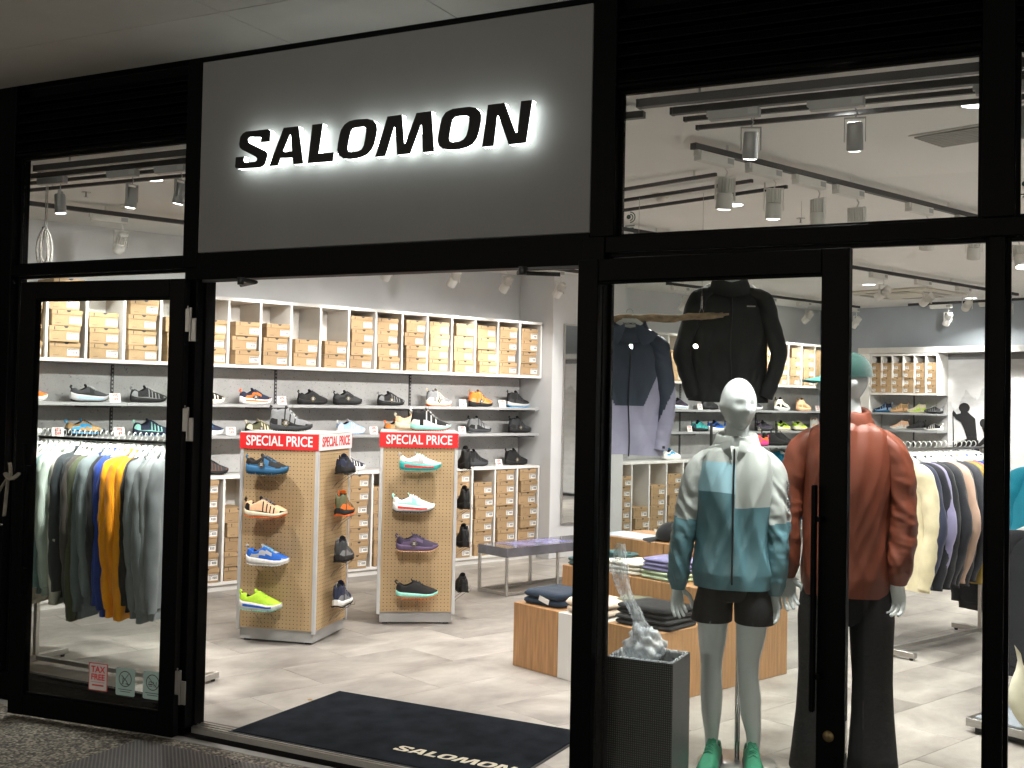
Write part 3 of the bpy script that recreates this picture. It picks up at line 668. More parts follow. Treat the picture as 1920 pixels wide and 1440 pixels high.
    for i in range(2, n_-2, 2):
        for s_ in (-1, 1): os_.box(x[i]-.004, x[i]+.005, cy_[i]+s_*w[i]*.95-.008, cy_[i]+s_*w[i]*.95+.008, bot[i]-.002, bot[i]+.003)
    # tongue
    tg = []
    for q in np.linspace(0, 1, 5):
        xx = (-.5+.40-.055*q)*L; zz = (cen[int(.42*(n_-1))]-.006)+.030*q
        tg.append([(xx+.004*(abs(u_)), u_*.022*(1-.15*q), zz-abs(u_)**2*.008) for u_ in (-1, -.5, 0, .5, 1)] + [(xx+.006+.004*abs(u_), u_*.02*(1-.15*q), zz+.002-abs(u_)**2*.008) for u_ in (1, .5, 0, -.5, -1)])
    ton = M().loft(tg, 0)
    # laces
    la = M()
    for k in range(5):
        i = int((.44+.055*k)*(n_-1)); z0_ = cen[i]; ww = wr[i]
        la.tube([(x[i]-.006, -ww*.8, rim[i]*.75+cen[i]*.25+.004), (x[i], 0, z0_+.005), (x[i]+.006, ww*.8, rim[i]*.75+cen[i]*.25+.004)], .0026, 5)
        la.tube([(x[i]+.006, -ww*.8, rim[i]*.75+cen[i]*.25+.004), (x[i], 0, z0_+.0055), (x[i]-.006, ww*.8, rim[i]*.75+cen[i]*.25+.004)], .0026, 5)
    tp = M().tube([(x[0]+.006, 0, hc-.012), (x[0]-.006, 0, hc+.004), (x[0]-.002, 0, hc+.016), (x[0]+.008, 0, hc+.006)], .004, 6, sy=1.6)
    i = int(.45*(n_-1))
    dz = top[i]+.018
    tagm = M()
    d = .027
    tagm.prism([[(x[i]-d, dz), (x[i], dz-d), (x[i]+d, dz), (x[i], dz+d)]], -w[i]*1.10-.004, -w[i]*1.10-.003, 0)
    for (r0, r1) in ((.80, .86),):
        q = [(x[i]-d, 0), (x[i], -d), (x[i]+d, 0), (x[i], d)]
        o_ = [(x[i]+(px-x[i])*r1, dz+pz*r1) for px, pz in q]; ii = [(x[i]+(px-x[i])*r0, dz+pz*r0) for px, pz in q]
        tagm.prism([o_, ii], -w[i]*1.10-.0048, -w[i]*1.10-.004, 1, side=False, back=False)
    for k in range(3): tagm.box(x[i]-.009, x[i]+.009, -w[i]*1.10-.0048, -w[i]*1.10-.004, dz+.006-.007*k, dz+.009-.007*k, 2)
    return dict(upper=up.mesh('upper'), midsole=ms.mesh('midsole'), outsole=os_.mesh('outsole'), tongue=ton.mesh('tongue'), laces=la.mesh('laces'), pull_tab=tp.mesh('pull_tab'), hang_tag=tagm.mesh('hang_tag'))
SM = {k: shoe_meshes(k) for k in ('run', 'trail', 'mid', 'max')}
CC = dict(black=(13, 13, 14), dgrey=(46, 48, 51), grey=(120, 122, 124), lgrey=(175, 176, 176), white=(232, 232, 228), cream=(225, 216, 190), navy=(24, 32, 58), blue=(25, 95, 190), lblue=(150, 185, 225), sky=(60, 160, 215),
          teal=(60, 170, 165), mint=(150, 215, 200), green=(70, 190, 90), lime=(190, 235, 60), olive=(86, 88, 60), tan=(170, 140, 95), brown=(95, 65, 50), orange=(235, 110, 30), peach=(240, 190, 150), red=(205, 45, 40), yellow=(235, 205, 40),
          purple=(88, 72, 100), dpurple=(48, 38, 62), steel=(45, 100, 140), pink=(225, 60, 130), dteal=(20, 60, 75), forest=(22, 110, 80), stone=(150, 140, 120))
def shoe_col(c, rough=.75):
    return mat('shoe_'+c, S(*CC[c]), rough, 0, .10, 60, .25, 500, rnd=.03)
gold = mat('gold_print', (.45, .33, .06), .5)
def shoe(loc, rz, kind, cols, label, group, tag_=False, tilt=0.0, scale=1.0, name=None):
    """cols: upper, accent, midsole, outsole, laces [, sole accent]"""
    t = thing(name or ('hiking_boot' if kind == 'mid' else 'running_shoe'), label, 'boot' if kind == 'mid' else 'shoe', loc, rz, group)
    t.rotation_euler = (0, tilt, rz)
    if scale != 1: t.scale = (scale,)*3
    m_ = SM[kind]; u, a_, s_, o_, la = [shoe_col(c) for c in cols[:5]]; sa = shoe_col(cols[5]) if len(cols) > 5 else s_
    obj('upper', m_['upper'], [u, a_, shoe_col('black')], t); obj('midsole', m_['midsole'], [s_, sa], t); obj('outsole', m_['outsole'], o_, t)
    obj('tongue', m_['tongue'], u if cols[0] in ('black', 'dgrey', 'navy') else a_, t); obj('laces', m_['laces'], la, t); obj('pull_tab', m_['pull_tab'], a_, t)
    if tag_: obj('hang_tag', m_['hang_tag'], [ink, gold, paper], t)
    return t
def wshoe(al, z, *a_, be=-.14, yaw=0.0, **k): return shoe(G(al, be, z+.0045), RA+yaw, *a_, **k)
Z1, Z2, Z3 = 1.495, 1.24, .92
gA = 'shoes on the left wall shelves'
for al, kd, cl, lb_, tg in (
   (-2.86, 'run', ('orange', 'orange', 'white', 'white', 'orange'), 'orange running shoe with white sole at far left of top shoe shelf', 0),
   (-2.40, 'max', ('dgrey', 'black', 'lgrey', 'black', 'lgrey', 'lblue'), 'grey and black shoe with pale blue sole on top shelf behind left door', 0),
   (-1.94, 'trail', ('black', 'grey', 'black', 'black', 'lgrey', 'yellow'), 'black shoe with yellow flash and white laces behind left door', 0),
   (-1.44, 'trail', ('black', 'cream', 'cream', 'white', 'cream'), 'black and cream shoe half hidden by the left door jamb', 0),
   (-1.01, 'run', ('navy', 'orange', 'white', 'white', 'navy', 'orange'), 'navy and orange shoe with white sole on top shelf', 1),
   (-.46, 'trail', ('black', 'black', 'black', 'black', 'dgrey'), 'all black shoe with gold diamond tag, first of two on top shelf', 1),
   (-.10, 'run', ('dgrey', 'black', 'black', 'black', 'black'), 'charcoal shoe with diamond tag next to the all black one', 1),
   (.37, 'trail', ('black', 'grey', 'black', 'black', 'dgrey'), 'black shoe with grey toe overlay near the shelf joint', 1)):
    wshoe(al, Z1, kd, cl, lb_, gA, tag_=bool(tg))
for al, cl, lb_, tg in ((.92, ('grey', 'cream', 'cream', 'orange', 'cream', 'lgrey'), 'grey and cream hiking boot with orange outsole on top shelf', 1),
   (1.44, ('orange', 'tan', 'black', 'black', 'black'), 'orange and tan hiking boot on top shelf', 1), (1.93, ('black', 'dgrey', 'lgrey', 'sky', 'black', 'sky'), 'black hiking boot with blue heel at the end of top shelf', 0)):
    wshoe(al, Z1, 'mid', cl, lb_, gA, tag_=bool(tg))
for al, kd, cl, lb_, tg in (
   (-2.89, 'run', ('white', 'lgrey', 'white', 'white', 'navy'), 'white shoe with navy collar at far left of middle shelf', 0),
   (-2.43, 'run', ('tan', 'sky', 'dgrey', 'black', 'black', 'sky'), 'tan shoe with turquoise band between two price cards', 0),
   (-1.91, 'trail', ('navy', 'mint', 'navy', 'steel', 'navy', 'mint'), 'navy shoe with mint green stripe above the sweatshirt rack', 0),
   (-1.44, 'run', ('navy', 'steel', 'white', 'white', 'steel'), 'blue shoe with white sole half hidden by the door jamb', 0),
   (-.95, 'trail', ('olive', 'cream', 'black', 'black', 'cream'), 'olive camouflage shoe with cream overlay left of the grey boot', 1),
   (-.06, 'trail', ('lblue', 'white', 'white', 'lblue', 'white'), 'light blue and white shoe between the two towers', 0),
   (.45, 'trail', ('tan', 'orange', 'black', 'black', 'black'), 'tan and orange shoe just above the second tower', 1)):
    wshoe(al, Z2, kd, cl, lb_, gA, tag_=bool(tg))
for al, cl, lb_, tg in ((1.43, ('grey', 'black', 'dgrey', 'grey', 'black', 'purple'), 'grey and black hiking boot right of the second tower, middle shelf', 0), (1.96, ('dgrey', 'black', 'black', 'black', 'dgrey'), 'charcoal hiking boot at the end of the middle shelf', 1)):
    wshoe(al, Z2, 'mid', cl, lb_, gA, tag_=bool(tg))
wshoe(-1.39, Z3, 'trail', ('dgrey', 'brown', 'black', 'black', 'black'), 'dark brown grey shoe on the lower cubbies by the door jamb', gA)
wshoe(-.05, Z3, 'trail', ('navy', 'white', 'white', 'white', 'white'), 'navy shoe with white zigzag laces behind the first tower', gA)
wshoe(-2.95, Z3, 'run', ('dteal', 'red', 'mint', 'mint', 'red'), 'dark teal shoe with mint sole at far left on the lower cubbies', gA)
wshoe(1.40, Z3, 'mid', ('black', 'dgrey', 'dgrey', 'black', 'grey'), 'black and grey boot on the lower cubbies by the second tower', gA)
wshoe(1.92, Z3, 'mid', ('black', 'black', 'black', 'black', 'dgrey'), 'all black boot at the end of the lower cubbies', gA, tag_=True)
gB = 'shoes beyond the white pillar'
for al, z, kd, cl, lb_ in (
   (4.43, Z1, 'run', ('dpurple', 'black', 'white', 'white', 'black', 'lblue'), 'dark purple shoe with white sole under the hanging jackets'),
   (4.98, Z1, 'trail', ('black', 'dgrey', 'black', 'black', 'dgrey'), 'black shoe on the shelf below the hanging black jacket'),
   (5.85, Z1, 'run', ('dgrey', 'black', 'white', 'grey', 'white'), 'grey and white shoe right of the mannequin head'),
   (6.43, Z1, 'mid', ('cream', 'black', 'white', 'white', 'black', 'black'), 'cream and black boot on the shelf beyond the mannequin head'),
   (6.90, Z1, 'mid', ('peach', 'tan', 'peach', 'peach', 'white'), 'peach boot left of the open right door stile'),
   (4.80, Z2, 'trail', ('teal', 'dteal', 'black', 'black', 'black'), 'teal shoe stacked above black boots on the far shelf'),
   (5.10, Z2, 'run', ('blue', 'black', 'white', 'white', 'black'), 'bright blue shoe behind the mannequin shoulder'),
   (5.42, Z2, 'run', ('blue', 'navy', 'white', 'lgrey', 'navy'), 'second bright blue shoe hidden partly by the mannequin neck'),
   (6.06, Z2, 'trail', ('dgrey', 'purple', 'dgrey', 'black', 'lgrey'), 'grey purple shoe next to the black card'),
   (6.45, Z2, 'run', ('lime', 'black', 'cream', 'cream', 'lime'), 'lime yellow shoe on the far shelf, left of its pair'),
   (6.82, Z2, 'run', ('lime', 'cream', 'cream', 'black', 'cream'), 'lime yellow shoe on the far shelf, right of its pair'),
   (7.22, Z2, 'mid', ('white', 'peach', 'white', 'white', 'red'), 'white boot with red laces behind the brown jacket'),
   (4.30, Z3, 'run', ('white', 'sky', 'white', 'white', 'sky'), 'white and sky blue shoe on the far lower cubbies')):
    wshoe(al, z, kd, cl, lb_, gB)
# small step rack with shoes in front of the far cubbies
fr = thing('shoe_step_rack', 'grey tiered metal shoe rack before the far cubbies', 'shoe rack', G(4.75, .62), RA)
for (z, y) in ((1.08, .12), (.80, .05), (.50, -.02), (.22, -.08)):
    obj('shelf', M().box(-.34, .9, y-.13, y+.15, z, z+.018, 0, .002), shelf_m, fr)
for x_ in (-.335, .28, .895): obj('upright', M().box(x_-.012, x_+.012, .272, .296, 0, 1.35, 0, .002), upr_m, fr)
gR = 'shoes on the tiered rack'
for (x_, z, y, kd, cl, lb_, yw) in ((-.2, 1.098, .12, 'mid', ('black', 'dgrey', 'lgrey', 'grey', 'dgrey'), 'black boot with pale grey sole, left of two on the tiered rack', -.5),
    (.02, 1.098, .12, 'mid', ('black', 'dgrey', 'lgrey', 'dgrey', 'dgrey'), 'black boot with pale grey sole, right of two on the tiered rack', -.5),
    (.28, 1.098, .12, 'run', ('orange', 'pink', 'pink', 'black', 'orange'), 'orange and pink shoe on top tier beside the jacket shoulder', PI-.5),
    (-.08, .818, .05, 'run', ('sky', 'white', 'white', 'white', 'sky'), 'sky blue and white shoe on the second tier', -.4),
    (-.12, .518, -.02, 'run', ('mint', 'teal', 'white', 'teal', 'white'), 'mint green shoe on a low tier beside the mannequin sleeve', PI-.7),
    (-.16, .238, -.08, 'run', ('black', 'black', 'green', 'green', 'black'), 'black shoe with bright green sole just above the caps', -.6),
    (.62, 1.098, .12, 'mid', ('black', 'black', 'black', 'black', 'dgrey'), 'black boot right of the mannequin neck, first of two', -.9),
    (.80, 1.098, .12, 'mid', ('black', 'dgrey', 'black', 'black', 'black'), 'black boot right of the mannequin neck, second of two', -.9)):
    shoe(fr.matrix_basis @ Vector((x_, y, 0)) + Vector((0, 0, z+.0035)), RA+yw, kd, cl, lb_, gR)
gC = 'reflected shoes on the back wall shelves'
for (x_, z, kd, cl, lb_) in ((.72, 1.497, 'mid', ('navy', 'lblue', 'steel', 'navy', 'lblue'), 'reflected navy boot at left of the small back shelf'), (.94, 1.497, 'mid', ('tan', 'peach', 'tan', 'white', 'tan'), 'reflected tan boot on the small back shelf'),
    (1.18, 1.497, 'mid', ('cream', 'lime', 'cream', 'cream', 'olive'), 'reflected cream boot on the small back shelf'), (1.40, 1.497, 'trail', ('dgrey', 'grey', 'black', 'black', 'white'), 'reflected dark grey shoe at right of the small back shelf'),
    (.95, 1.287, 'mid', ('peach', 'white', 'white', 'white', 'white'), 'reflected peach and white boot on the lower back shelf'), (1.17, 1.287, 'mid', ('dgrey', 'black', 'grey', 'white', 'black'), 'reflected grey boot on the lower back shelf'), (1.40, 1.287, 'trail', ('black', 'white', 'white', 'lgrey', 'white'), 'reflected black and white shoe at right of the lower back shelf')):
    shoe(LB + Matrix.Rotation(RB, 3, 'Z') @ Vector((x_, .13, 0)) + Vector((0, 0, z+.004)), RB+PI+.5, kd, cl, lb_, gC, scale=.78)
# ------------------------------------------------------------------ price cards
card_text = text_mesh('30%\nOFF', .030, 0, .0006)
def card(loc, rz, label, dark=False):
    t = thing('price_card', label, 'price card', loc, rz, 'price cards on the shelves')
    b_ = M().add([(-.042, 0, 0), (.042, 0, 0), (.042, .016, .066), (-.042, .016, .066), (-.042, .002, 0), (.042, .002, 0), (.042, .018, .066), (-.042, .018, .066)], [(0, 1, 2, 3), (5, 4, 7, 6), (3, 2, 6, 7), (0, 3, 7, 4), (1, 5, 6, 2), (0, 4, 5, 1)])
    b_.add([(-.042, .002, 0), (.042, .002, 0), (.042, .045, 0.001), (-.042, .045, .001)], [(0, 1, 2, 3)])
    obj('card', b_, ink if dark else paper, t)
    if dark:
        obj('mountain_mark', M().prism([[(-.028, .018), (.028, .018), (0, .052)], [(-.020, .022), (.020, .022), (0, .046)]], 0, .0005, side=False).xf(Matrix.Rotation(-.238, 4, 'X')), mat('silver_print', (.5, .5, .5), .4), t, (0, -.0015, 0))
        obj('lettering', text_mesh('GORE-TEX', .013, 0, .0004), gold, t, (0, .001, .010), (PI/2-.238, 0, 0))
    else:
        obj('lettering', card_text, red_ink, t, (0, .0062, .036), (PI/2-.238, 0, 0))
for al, z, lb_ in ((-2.24, Z1, 'white 30% OFF card right of the grey and black shoe, top shelf'), (-.81, Z1, 'white 30% OFF card right of the navy and orange shoe'), (1.15, Z1, 'white price card left of the orange boot'), (1.65, Z1, 'white 30% OFF card left of the blue heeled boot'),
    (-2.66, Z2, 'white 30% OFF card left of the tan shoe'), (-2.20, Z2, 'white 30% OFF card right of the tan shoe'), (-1.27, Z2, 'white 30% OFF card beside the door jamb, middle shelf'), (.13, Z2, 'white 30% OFF card just left of the second tower'), (1.15, Z2, 'white price card just right of the second tower'), (1.62, Z3, 'white 30% OFF card between the two black boots'),
    (4.70, Z1, 'white price card under the hanging black jacket'), (4.52, Z2, 'white price card left of the teal shoe'), (5.24, Z2, 'white price card left of the bright blue shoes'), (7.10, Z1, 'white price card right of the peach boot')):
    card(G(al, -.05, z+.002), RA, lb_)
card(G(-.79, -.06, Z2+.002), RA, 'black GORE-TEX card left of the grey boot on the first tower', True)
card(G(5.86, -.06, Z2+.002), RA, 'black GORE-TEX card behind the mannequin shoulder', True)
# ================================================================== PEGBOARD TOWERS
peg = mat('pegboard_hardboard', (0.46, 0.325, 0.175), 0.6, 0, 0.05, 6)
n, l, p = nodes(peg)
tc = n.new('ShaderNodeTexCoord'); mp = n.new('ShaderNodeMapping'); mp.inputs['Scale'].default_value = (40, 40, 40); l.new(tc.outputs['Object'], mp.inputs[0])
sx = n.new('ShaderNodeSeparateXYZ'); l.new(mp.outputs[0], sx.inputs[0])
cb = n.new('ShaderNodeCombineXYZ'); l.new(sx.outputs['X'], cb.inputs[0]); l.new(sx.outputs['Z'], cb.inputs[1])
vo = n.new('ShaderNodeTexVoronoi'); vo.voronoi_dimensions = '2D'; vo.inputs['Scale'].default_value = 1; vo.inputs['Randomness'].default_value = 0; l.new(cb.outputs[0], vo.inputs['Vector'])
r1 = n.new('ShaderNodeValToRGB'); r1.color_ramp.elements[0].position = .11; r1.color_ramp.elements[1].position = .15; r1.color_ramp.elements[0].color = (.03, .02, .01, 1); r1.color_ramp.elements[1].color = (1, 1, 1, 1)
l.new(vo.outputs['Distance'], r1.inputs[0]); old = p.inputs['Base Color'].links[0].from_socket
mx = n.new('ShaderNodeMixRGB'); mx.blend_type = 'MULTIPLY'; mx.inputs[0].default_value = 1; l.new(old, mx.inputs[1]); l.new(r1.outputs[0], mx.inputs[2]); l.new(mx.outputs[0], p.inputs['Base Color'])
bp = n.new('ShaderNodeBump'); bp.inputs['Strength'].default_value = .6; bp.inputs['Distance'].default_value = .003; l.new(r1.outputs[0], bp.inputs['Height']); l.new(bp.outputs[0], p.inputs['Normal'])
red_sign = mat('red_sign_board', (0.62, 0.012, 0.015), 0.45, 0, .02)
white_sign = mat('white_sign_board', (0.8, 0.8, 0.79), 0.45, 0, .02)
alu = mat('silver_post', (0.62, 0.63, 0.64), 0.35, 0.3, .04)
base_m = mat('light_grey_base', (0.42, 0.42, 0.42), 0.4, 0.1, .04)
wire = mat('bright_wire', (0.6, 0.58, 0.54), 0.25, 1.0)
special = text_mesh('SPECIAL PRICE', .090, .0008, .0015, .80)
TWR = .545
def tower(label, loc, rz, rows_, face_signs):
    t = thing('display_tower', label, 'display tower', loc, rz)
    h = TWR/2
    obj('base', M().box(-h+.02, h-.02, -h+.02, h-.02, .012, .088, 0, .002), base_m, t)
    for sx_ in (-1, 1):
        for sy_ in (-1, 1):
            obj('foot', M().box(sx_*(h-.06)-.02, sx_*(h-.06)+.02, sy_*(h-.06)-.02, sy_*(h-.06)+.02, 0, .012), black_plastic, t)
            obj('corner_post', M().box(sx_*(h-.012)-.012, sx_*(h-.012)+.012, sy_*(h-.012)-.012, sy_*(h-.012)+.012, .07, 1.232, 0, .003), alu, t)
    pm_ = M().box(-h+.025, h-.025, -h+.006, -h+.012, .088, 1.232).mesh('peg_panel')
    for k in range(4): obj('peg_panel', pm_, peg, t, rot=(0, 0, k*PI/2))
    obj('top_board', M().box(-h, h, -h, h, 1.334, 1.342, 0, .001), white_lam, t)
    for k, sg in enumerate(face_signs):
        hd = obj('header_board', M().box(-h-.004, h+.0035, -h-.004, -h+.002, 1.231, 1.3335), red_sign if sg == 'r' else white_sign, t, rot=(0, 0, k*PI/2))
        obj('lettering', special, white_sign if sg == 'r' else red_ink, hd, (0, -h-.0052, 1.2825), (PI/2, 0, 0))
    br = M()
    for x_ in (-.055, .055):
        br.tube([(x_-.012, -.001, -.10), (x_-.004, -.03, -.06), (x_, -.11, -.003), (x_, -.13, -.0035), (x_, -.135, .02)], .0016, 5)
        br.tube([(x_+.012, -.001, -.10), (x_+.004, -.03, -.06), (x_, -.11, -.003)], .0016, 5)
        br.tube([(x_, -.001, -.004), (x_, -.11, -.003)], .0016, 5)
    br.tube([(-.06, -.09, -.0045), (.06, -.09, -.0045)], .0016, 5)
    br = br.mesh('shoe_bracket')
    for k in (0, 1):
        for z in rows_: obj('shoe_bracket', br, wire, t, tuple(Matrix.Rotation(k*PI/2, 3, 'Z') @ Vector((-.045 if k == 0 else .03, -h+.006, z))), (0, 0, k*PI/2))
    return t
T1c, T1r = Vector((-4.776, 6.103, 0)), math.radians(13.6)
T2c, T2r = Vector((-4.431, 7.061, 0)), math.radians(33.0)
ROWS1 = (1.072, .80, .50, .212); ROWS2 = (1.072, .786, .514, .195)
tower('pegboard tower with red SPECIAL PRICE header nearest the entrance', T1c, T1r, ROWS1, 'rwrw')
tower('pegboard tower with red SPECIAL PRICE header, farther one on the right', T2c, T2r, ROWS2, 'rwrw')
def tshoe(c, r, face, dx, z, *a_, yaw=0, **k):
    rr_ = r+face*PI/2; q = c+Matrix.Rotation(rr_, 3, 'Z') @ Vector((dx, -TWR/2-.062, 0)); q.z = z+.0045
    return shoe(q, rr_+yaw, *a_, **k)
g1 = 'shoes on the first pegboard tower'; g2 = 'shoes on the second pegboard tower'
tshoe(T1c, T1r, 0, -.05, ROWS1[0], 'max', ('black', 'steel', 'steel', 'dteal', 'dgrey', 'steel'), 'blue and black shoe with diamond tag, top of first tower', g1, tag_=True)
tshoe(T1c, T1r, 0, -.05, ROWS1[1], 'trail', ('peach', 'black', 'cream', 'orange', 'grey', 'black'), 'peach and black shoe with orange toe on the first tower', g1)
tshoe(T1c, T1r, 0, -.03, ROWS1[2], 'run', ('blue', 'lgrey', 'white', 'white', 'sky'), 'bright blue and white shoe on the first tower', g1)
tshoe(T1c, T1r, 0, -.07, ROWS1[3], 'max', ('lime', 'lime', 'white', 'mint', 'lime', 'blue'), 'neon yellow shoe with blue and white sole, lowest on the first tower', g1)
tshoe(T1c, T1r, 1, .02, ROWS1[0], 'run', ('navy', 'black', 'black', 'black', 'black'), 'black navy shoe seen from its heel, top right of first tower', g1, yaw=.12)
tshoe(T1c, T1r, 1, .02, ROWS1[1], 'mid', ('olive', 'orange', 'black', 'orange', 'olive'), 'olive boot with orange heel on the side of the first tower', g1, yaw=.12)
tshoe(T1c, T1r, 1, .03, ROWS1[2], 'mid', ('dgrey', 'grey', 'black', 'black', 'grey'), 'dark grey boot on the side of the first tower', g1, yaw=.12)
tshoe(T1c, T1r, 1, .02, ROWS1[3], 'mid', ('navy', 'grey', 'white', 'black', 'black', 'tan'), 'slate boot with white sole, lowest on the side of first tower', g1, yaw=.12)
tshoe(T2c, T2r, 0, .01, ROWS2[0], 'max', ('white', 'lgrey', 'teal', 'teal', 'mint', 'red'), 'white shoe with red and turquoise sole, top of second tower', g2)
tshoe(T2c, T2r, 0, -.03, ROWS2[1], 'max', ('white', 'mint', 'white', 'navy', 'white', 'red'), 'white and mint shoe with red line on the second tower', g2)
tshoe(T2c, T2r, 0, .0, ROWS2[2], 'run', ('dpurple', 'purple', 'purple', 'peach', 'dpurple'), 'purple shoe with diamond tag on the second tower', g2, tag_=True)
tshoe(T2c, T2r, 0, .005, ROWS2[3], 'trail', ('black', 'black', 'mint', 'orange', 'dgrey', 'mint'), 'black shoe with mint sole, lowest on the second tower', g2)
for k, z in enumerate(ROWS2):
    tshoe(T2c, T2r, 1, -.02, z, 'mid' if k != 3 else 'run', ('black', 'black', 'black', 'black', 'black'), 'black shoe sticking out at right of the second tower, %s from the top' % ORD[k], g2, yaw=.05)
shoe(T1c+Matrix.Rotation(T1r, 3, 'Z') @ Vector((-.02, -.06, 0))+Vector((0, 0, 1.3465)), T1r+.1, 'mid', ('grey', 'black', 'dgrey', 'black', 'lgrey', 'red'), 'grey and black hiking boot standing on top of the first tower', g1, tag_=True, scale=1.0)
shoe(T2c+Matrix.Rotation(T2r, 3, 'Z') @ Vector((-.03, -.02, 0))+Vector((0, 0, 1.3465)), T2r+.15, 'run', ('peach', 'cream', 'cream', 'peach', 'peach'), 'peach shoe standing on top of the second tower', g2)
shoe(T2c+Matrix.Rotation(T2r, 3, 'Z') @ Vector((.08, -.15, 0))+Vector((0, 0, 1.3465)), T2r+.1, 'mid', ('black', 'white', 'mint', 'red', 'white'), 'black boot with pale green sole on top of the second tower', g2)
# third tower, only its edge shows behind the left post
T3c, T3r = Vector((-6.40, 4.86, 0)), math.radians(4)
tower('pegboard tower at far left edge behind the shop window', T3c, T3r, (1.9-.4, 1.2), 'rwrw')
# ================================================================== ENTRANCE MAT
carpet = mat('black_carpet', (0.0125, 0.015, 0.019), 1.0, 0, 0.4, 7, 0.5, 900, spec=.05)
em = thing('entrance_mat', 'black carpet mat with cream SALOMON lettering just inside the door', 'mat', (-2.93, 4.65, 0))
obj('carpet', M().box(-.715, .725, -.425, .425, .001, .009, 0, .003), carpet, em)
obj('rubber_edge', M().box(-.73, .74, -.44, .44, .0005, .004, 0, .0015), mat('rubber_edge', (.02, .02, .022), .8), em)
cream_ink = mat('cream_pile', (0.62, 0.57, 0.44), 0.95, 0, .1, 60, .4, 700)
ms_ = .60/1.555
for k in ('S', 'A', 'L', 'O', 'M', 'O2', 'N'):
    lp = [[((q[0]+.696)*ms_+.085, (q[1]-.036)*ms_*1.0-.28) for q in l_] for l_ in LETTERS[k]]
    obj('letter', M().prism([l_[::-1] for l_ in lp], .0098, .0085, plane='xy'), cream_ink, em)
# a dry leaf by the mat
tag(obj('fallen_leaf', M().add([(0, 0, .002), (.018, .012, .006), (.045, .004, .003), (.022, -.010, .004), (.02, 0, .009)], [(0, 3, 4), (0, 4, 1), (1, 4, 2), (4, 3, 2)]), mat('dry_leaf', (.45, .28, .10), .8), loc=onfloor if False else (-3.70, 4.86, 0.0)), 'small dry leaf on the floor left of the mat', 'leaf')
# ================================================================== LOW GLASS-TOP TABLE
tb = thing('low_table', 'low steel table with dark glossy top behind the second tower', 'table', (-4.608, 8.296, 0), RB)
tw_, tl_ = .36, 1.22
tt = M().box(0, tw_, 0, tl_, .31, .384, 0, .002)
obj('table_top', tt, mat('smoky_glass_top', (.10, .10, .13), .08, 0, .3, 5, spec=.8, coat=.6), tb)
obj('print_under_glass', M().box(.03, tw_-.03, .15, .8, .3842, .3848), mat('blue_print', (.20, .20, .42), .15, 0, .6, 8), tb)
for x_ in (.012, tw_-.012):
    for y_ in (.012, .58, tl_-.012): obj('leg', M().box(x_-.011, x_+.011, y_-.011, y_+.011, 0, .31, 0, .002), steel, tb)
    obj('rail', M().box(x_-.009, x_+.009, .024, tl_-.024, .008, .028), steel, tb)
for y_ in (.012, tl_-.012): obj('rail', M().box(.024, tw_-.024, y_-.009, y_+.009, .008, .028), steel, tb)
# ================================================================== STEPPED PLINTHS
wood = mat('oak_veneer', (0.40, 0.215, 0.095), 0.45, 0, 0.22, 7, .04, 120, aniso=(9, 9, .7), detail=7)
def dp(u, v, z=0.0): return G(-1.16+v, 3.264+u, z)
def block(u0, u1, v0, v1, z0, z1, label, m_=None):
    o = obj('display_cube', M().box(u0+.002, u1-.002, v0+.002, v1-.002, z0, z1, 0, .0025), m_ or wood, loc=dp(0, 0), rot=(0, 0, RB))
    return tag(o, label, 'plinth', 'stepped display cubes')
block(0, .38, 0, .40, 0.001, .375, 'oak veneer cube holding folded navy trousers, leftmost of the stepped plinths')
block(.38, .76, 0, .40, 0.001, .374, 'white cube between two oak cubes under folded cream garment', white_lam)
block(.76, 1.14, 0, .40, 0.001, .375, 'oak veneer cube under the folded black trousers behind the bin')
block(0, .57, .40, .69, 0.001, .565, 'oak cube of the middle step, left half behind the navy trousers')
block(.57, 1.14, .40, .69, 0.001, .565, 'oak cube of the middle step under the lavender stack')
block(0, .57, .69, 1.16, 0.001, .735, 'tallest oak cube at the left of the back row')
block(.57, 1.14, .69, 1.16, 0.001, .735, 'tallest oak cube at the right of the back row, behind the mannequin')
# ------------------------------------------------------------------ folded clothes
def cloth(c, name=None, rough=.9):
    return mat('cloth_'+(name or '_'.join(map(str, c))), S(*c), rough, 0, .10, 14, .3, 700, sheen=.15, spec=.25)
def folded_mesh(w_, d_, h_, seed, layers=2):
    out = []
    for k in range(layers):
        m_ = M(); hh = h_/layers; z0_ = k*hh; rings = []
        ins = [.03, .008, 0, .002, .012, .05]; zs = [0.0005, .12, .4, .7, .92, 1.0]
        for i_, (s_, q) in enumerate(zip(ins, zs)):
            r_ = []
            for (x_, y_) in rrect(w_-2*s_, d_-2*s_, .03, 5):
                for _ in (0,):
                    nz_ = noise.noise(Vector((x_*9+seed, y_*9, k*3.1+q*2)))
                    r_.append((x_+.010*noise.noise(Vector((y_*12, seed, k*5+q*3))), y_+.010*noise.noise(Vector((x_*12, seed+4, k*5+q*3))), z0_+hh*q*(1+.10*nz_)))
            rings.append(r_)
        m_.loft(rings, 0, False, True)
        # top cap as grid with wrinkles
        top = rings[-1]; c_ = np.mean(np.array(top), 0); inner = [[tuple(c_+(np.array(p_)-c_)*f_+np.array([0, 0, .006*noise.noise(Vector((p_[0]*14*f_, p_[1]*14*f_, seed+k)))*(1 if f_ < 1 else 0)])) for p_ in top] for f_ in (1, .7, .4, .1)]
        m_.loft(inner, 0, False, True); m_.add(inner[-1], [tuple(range(len(top)))[::-1]])
        out.append(m_)
    return out
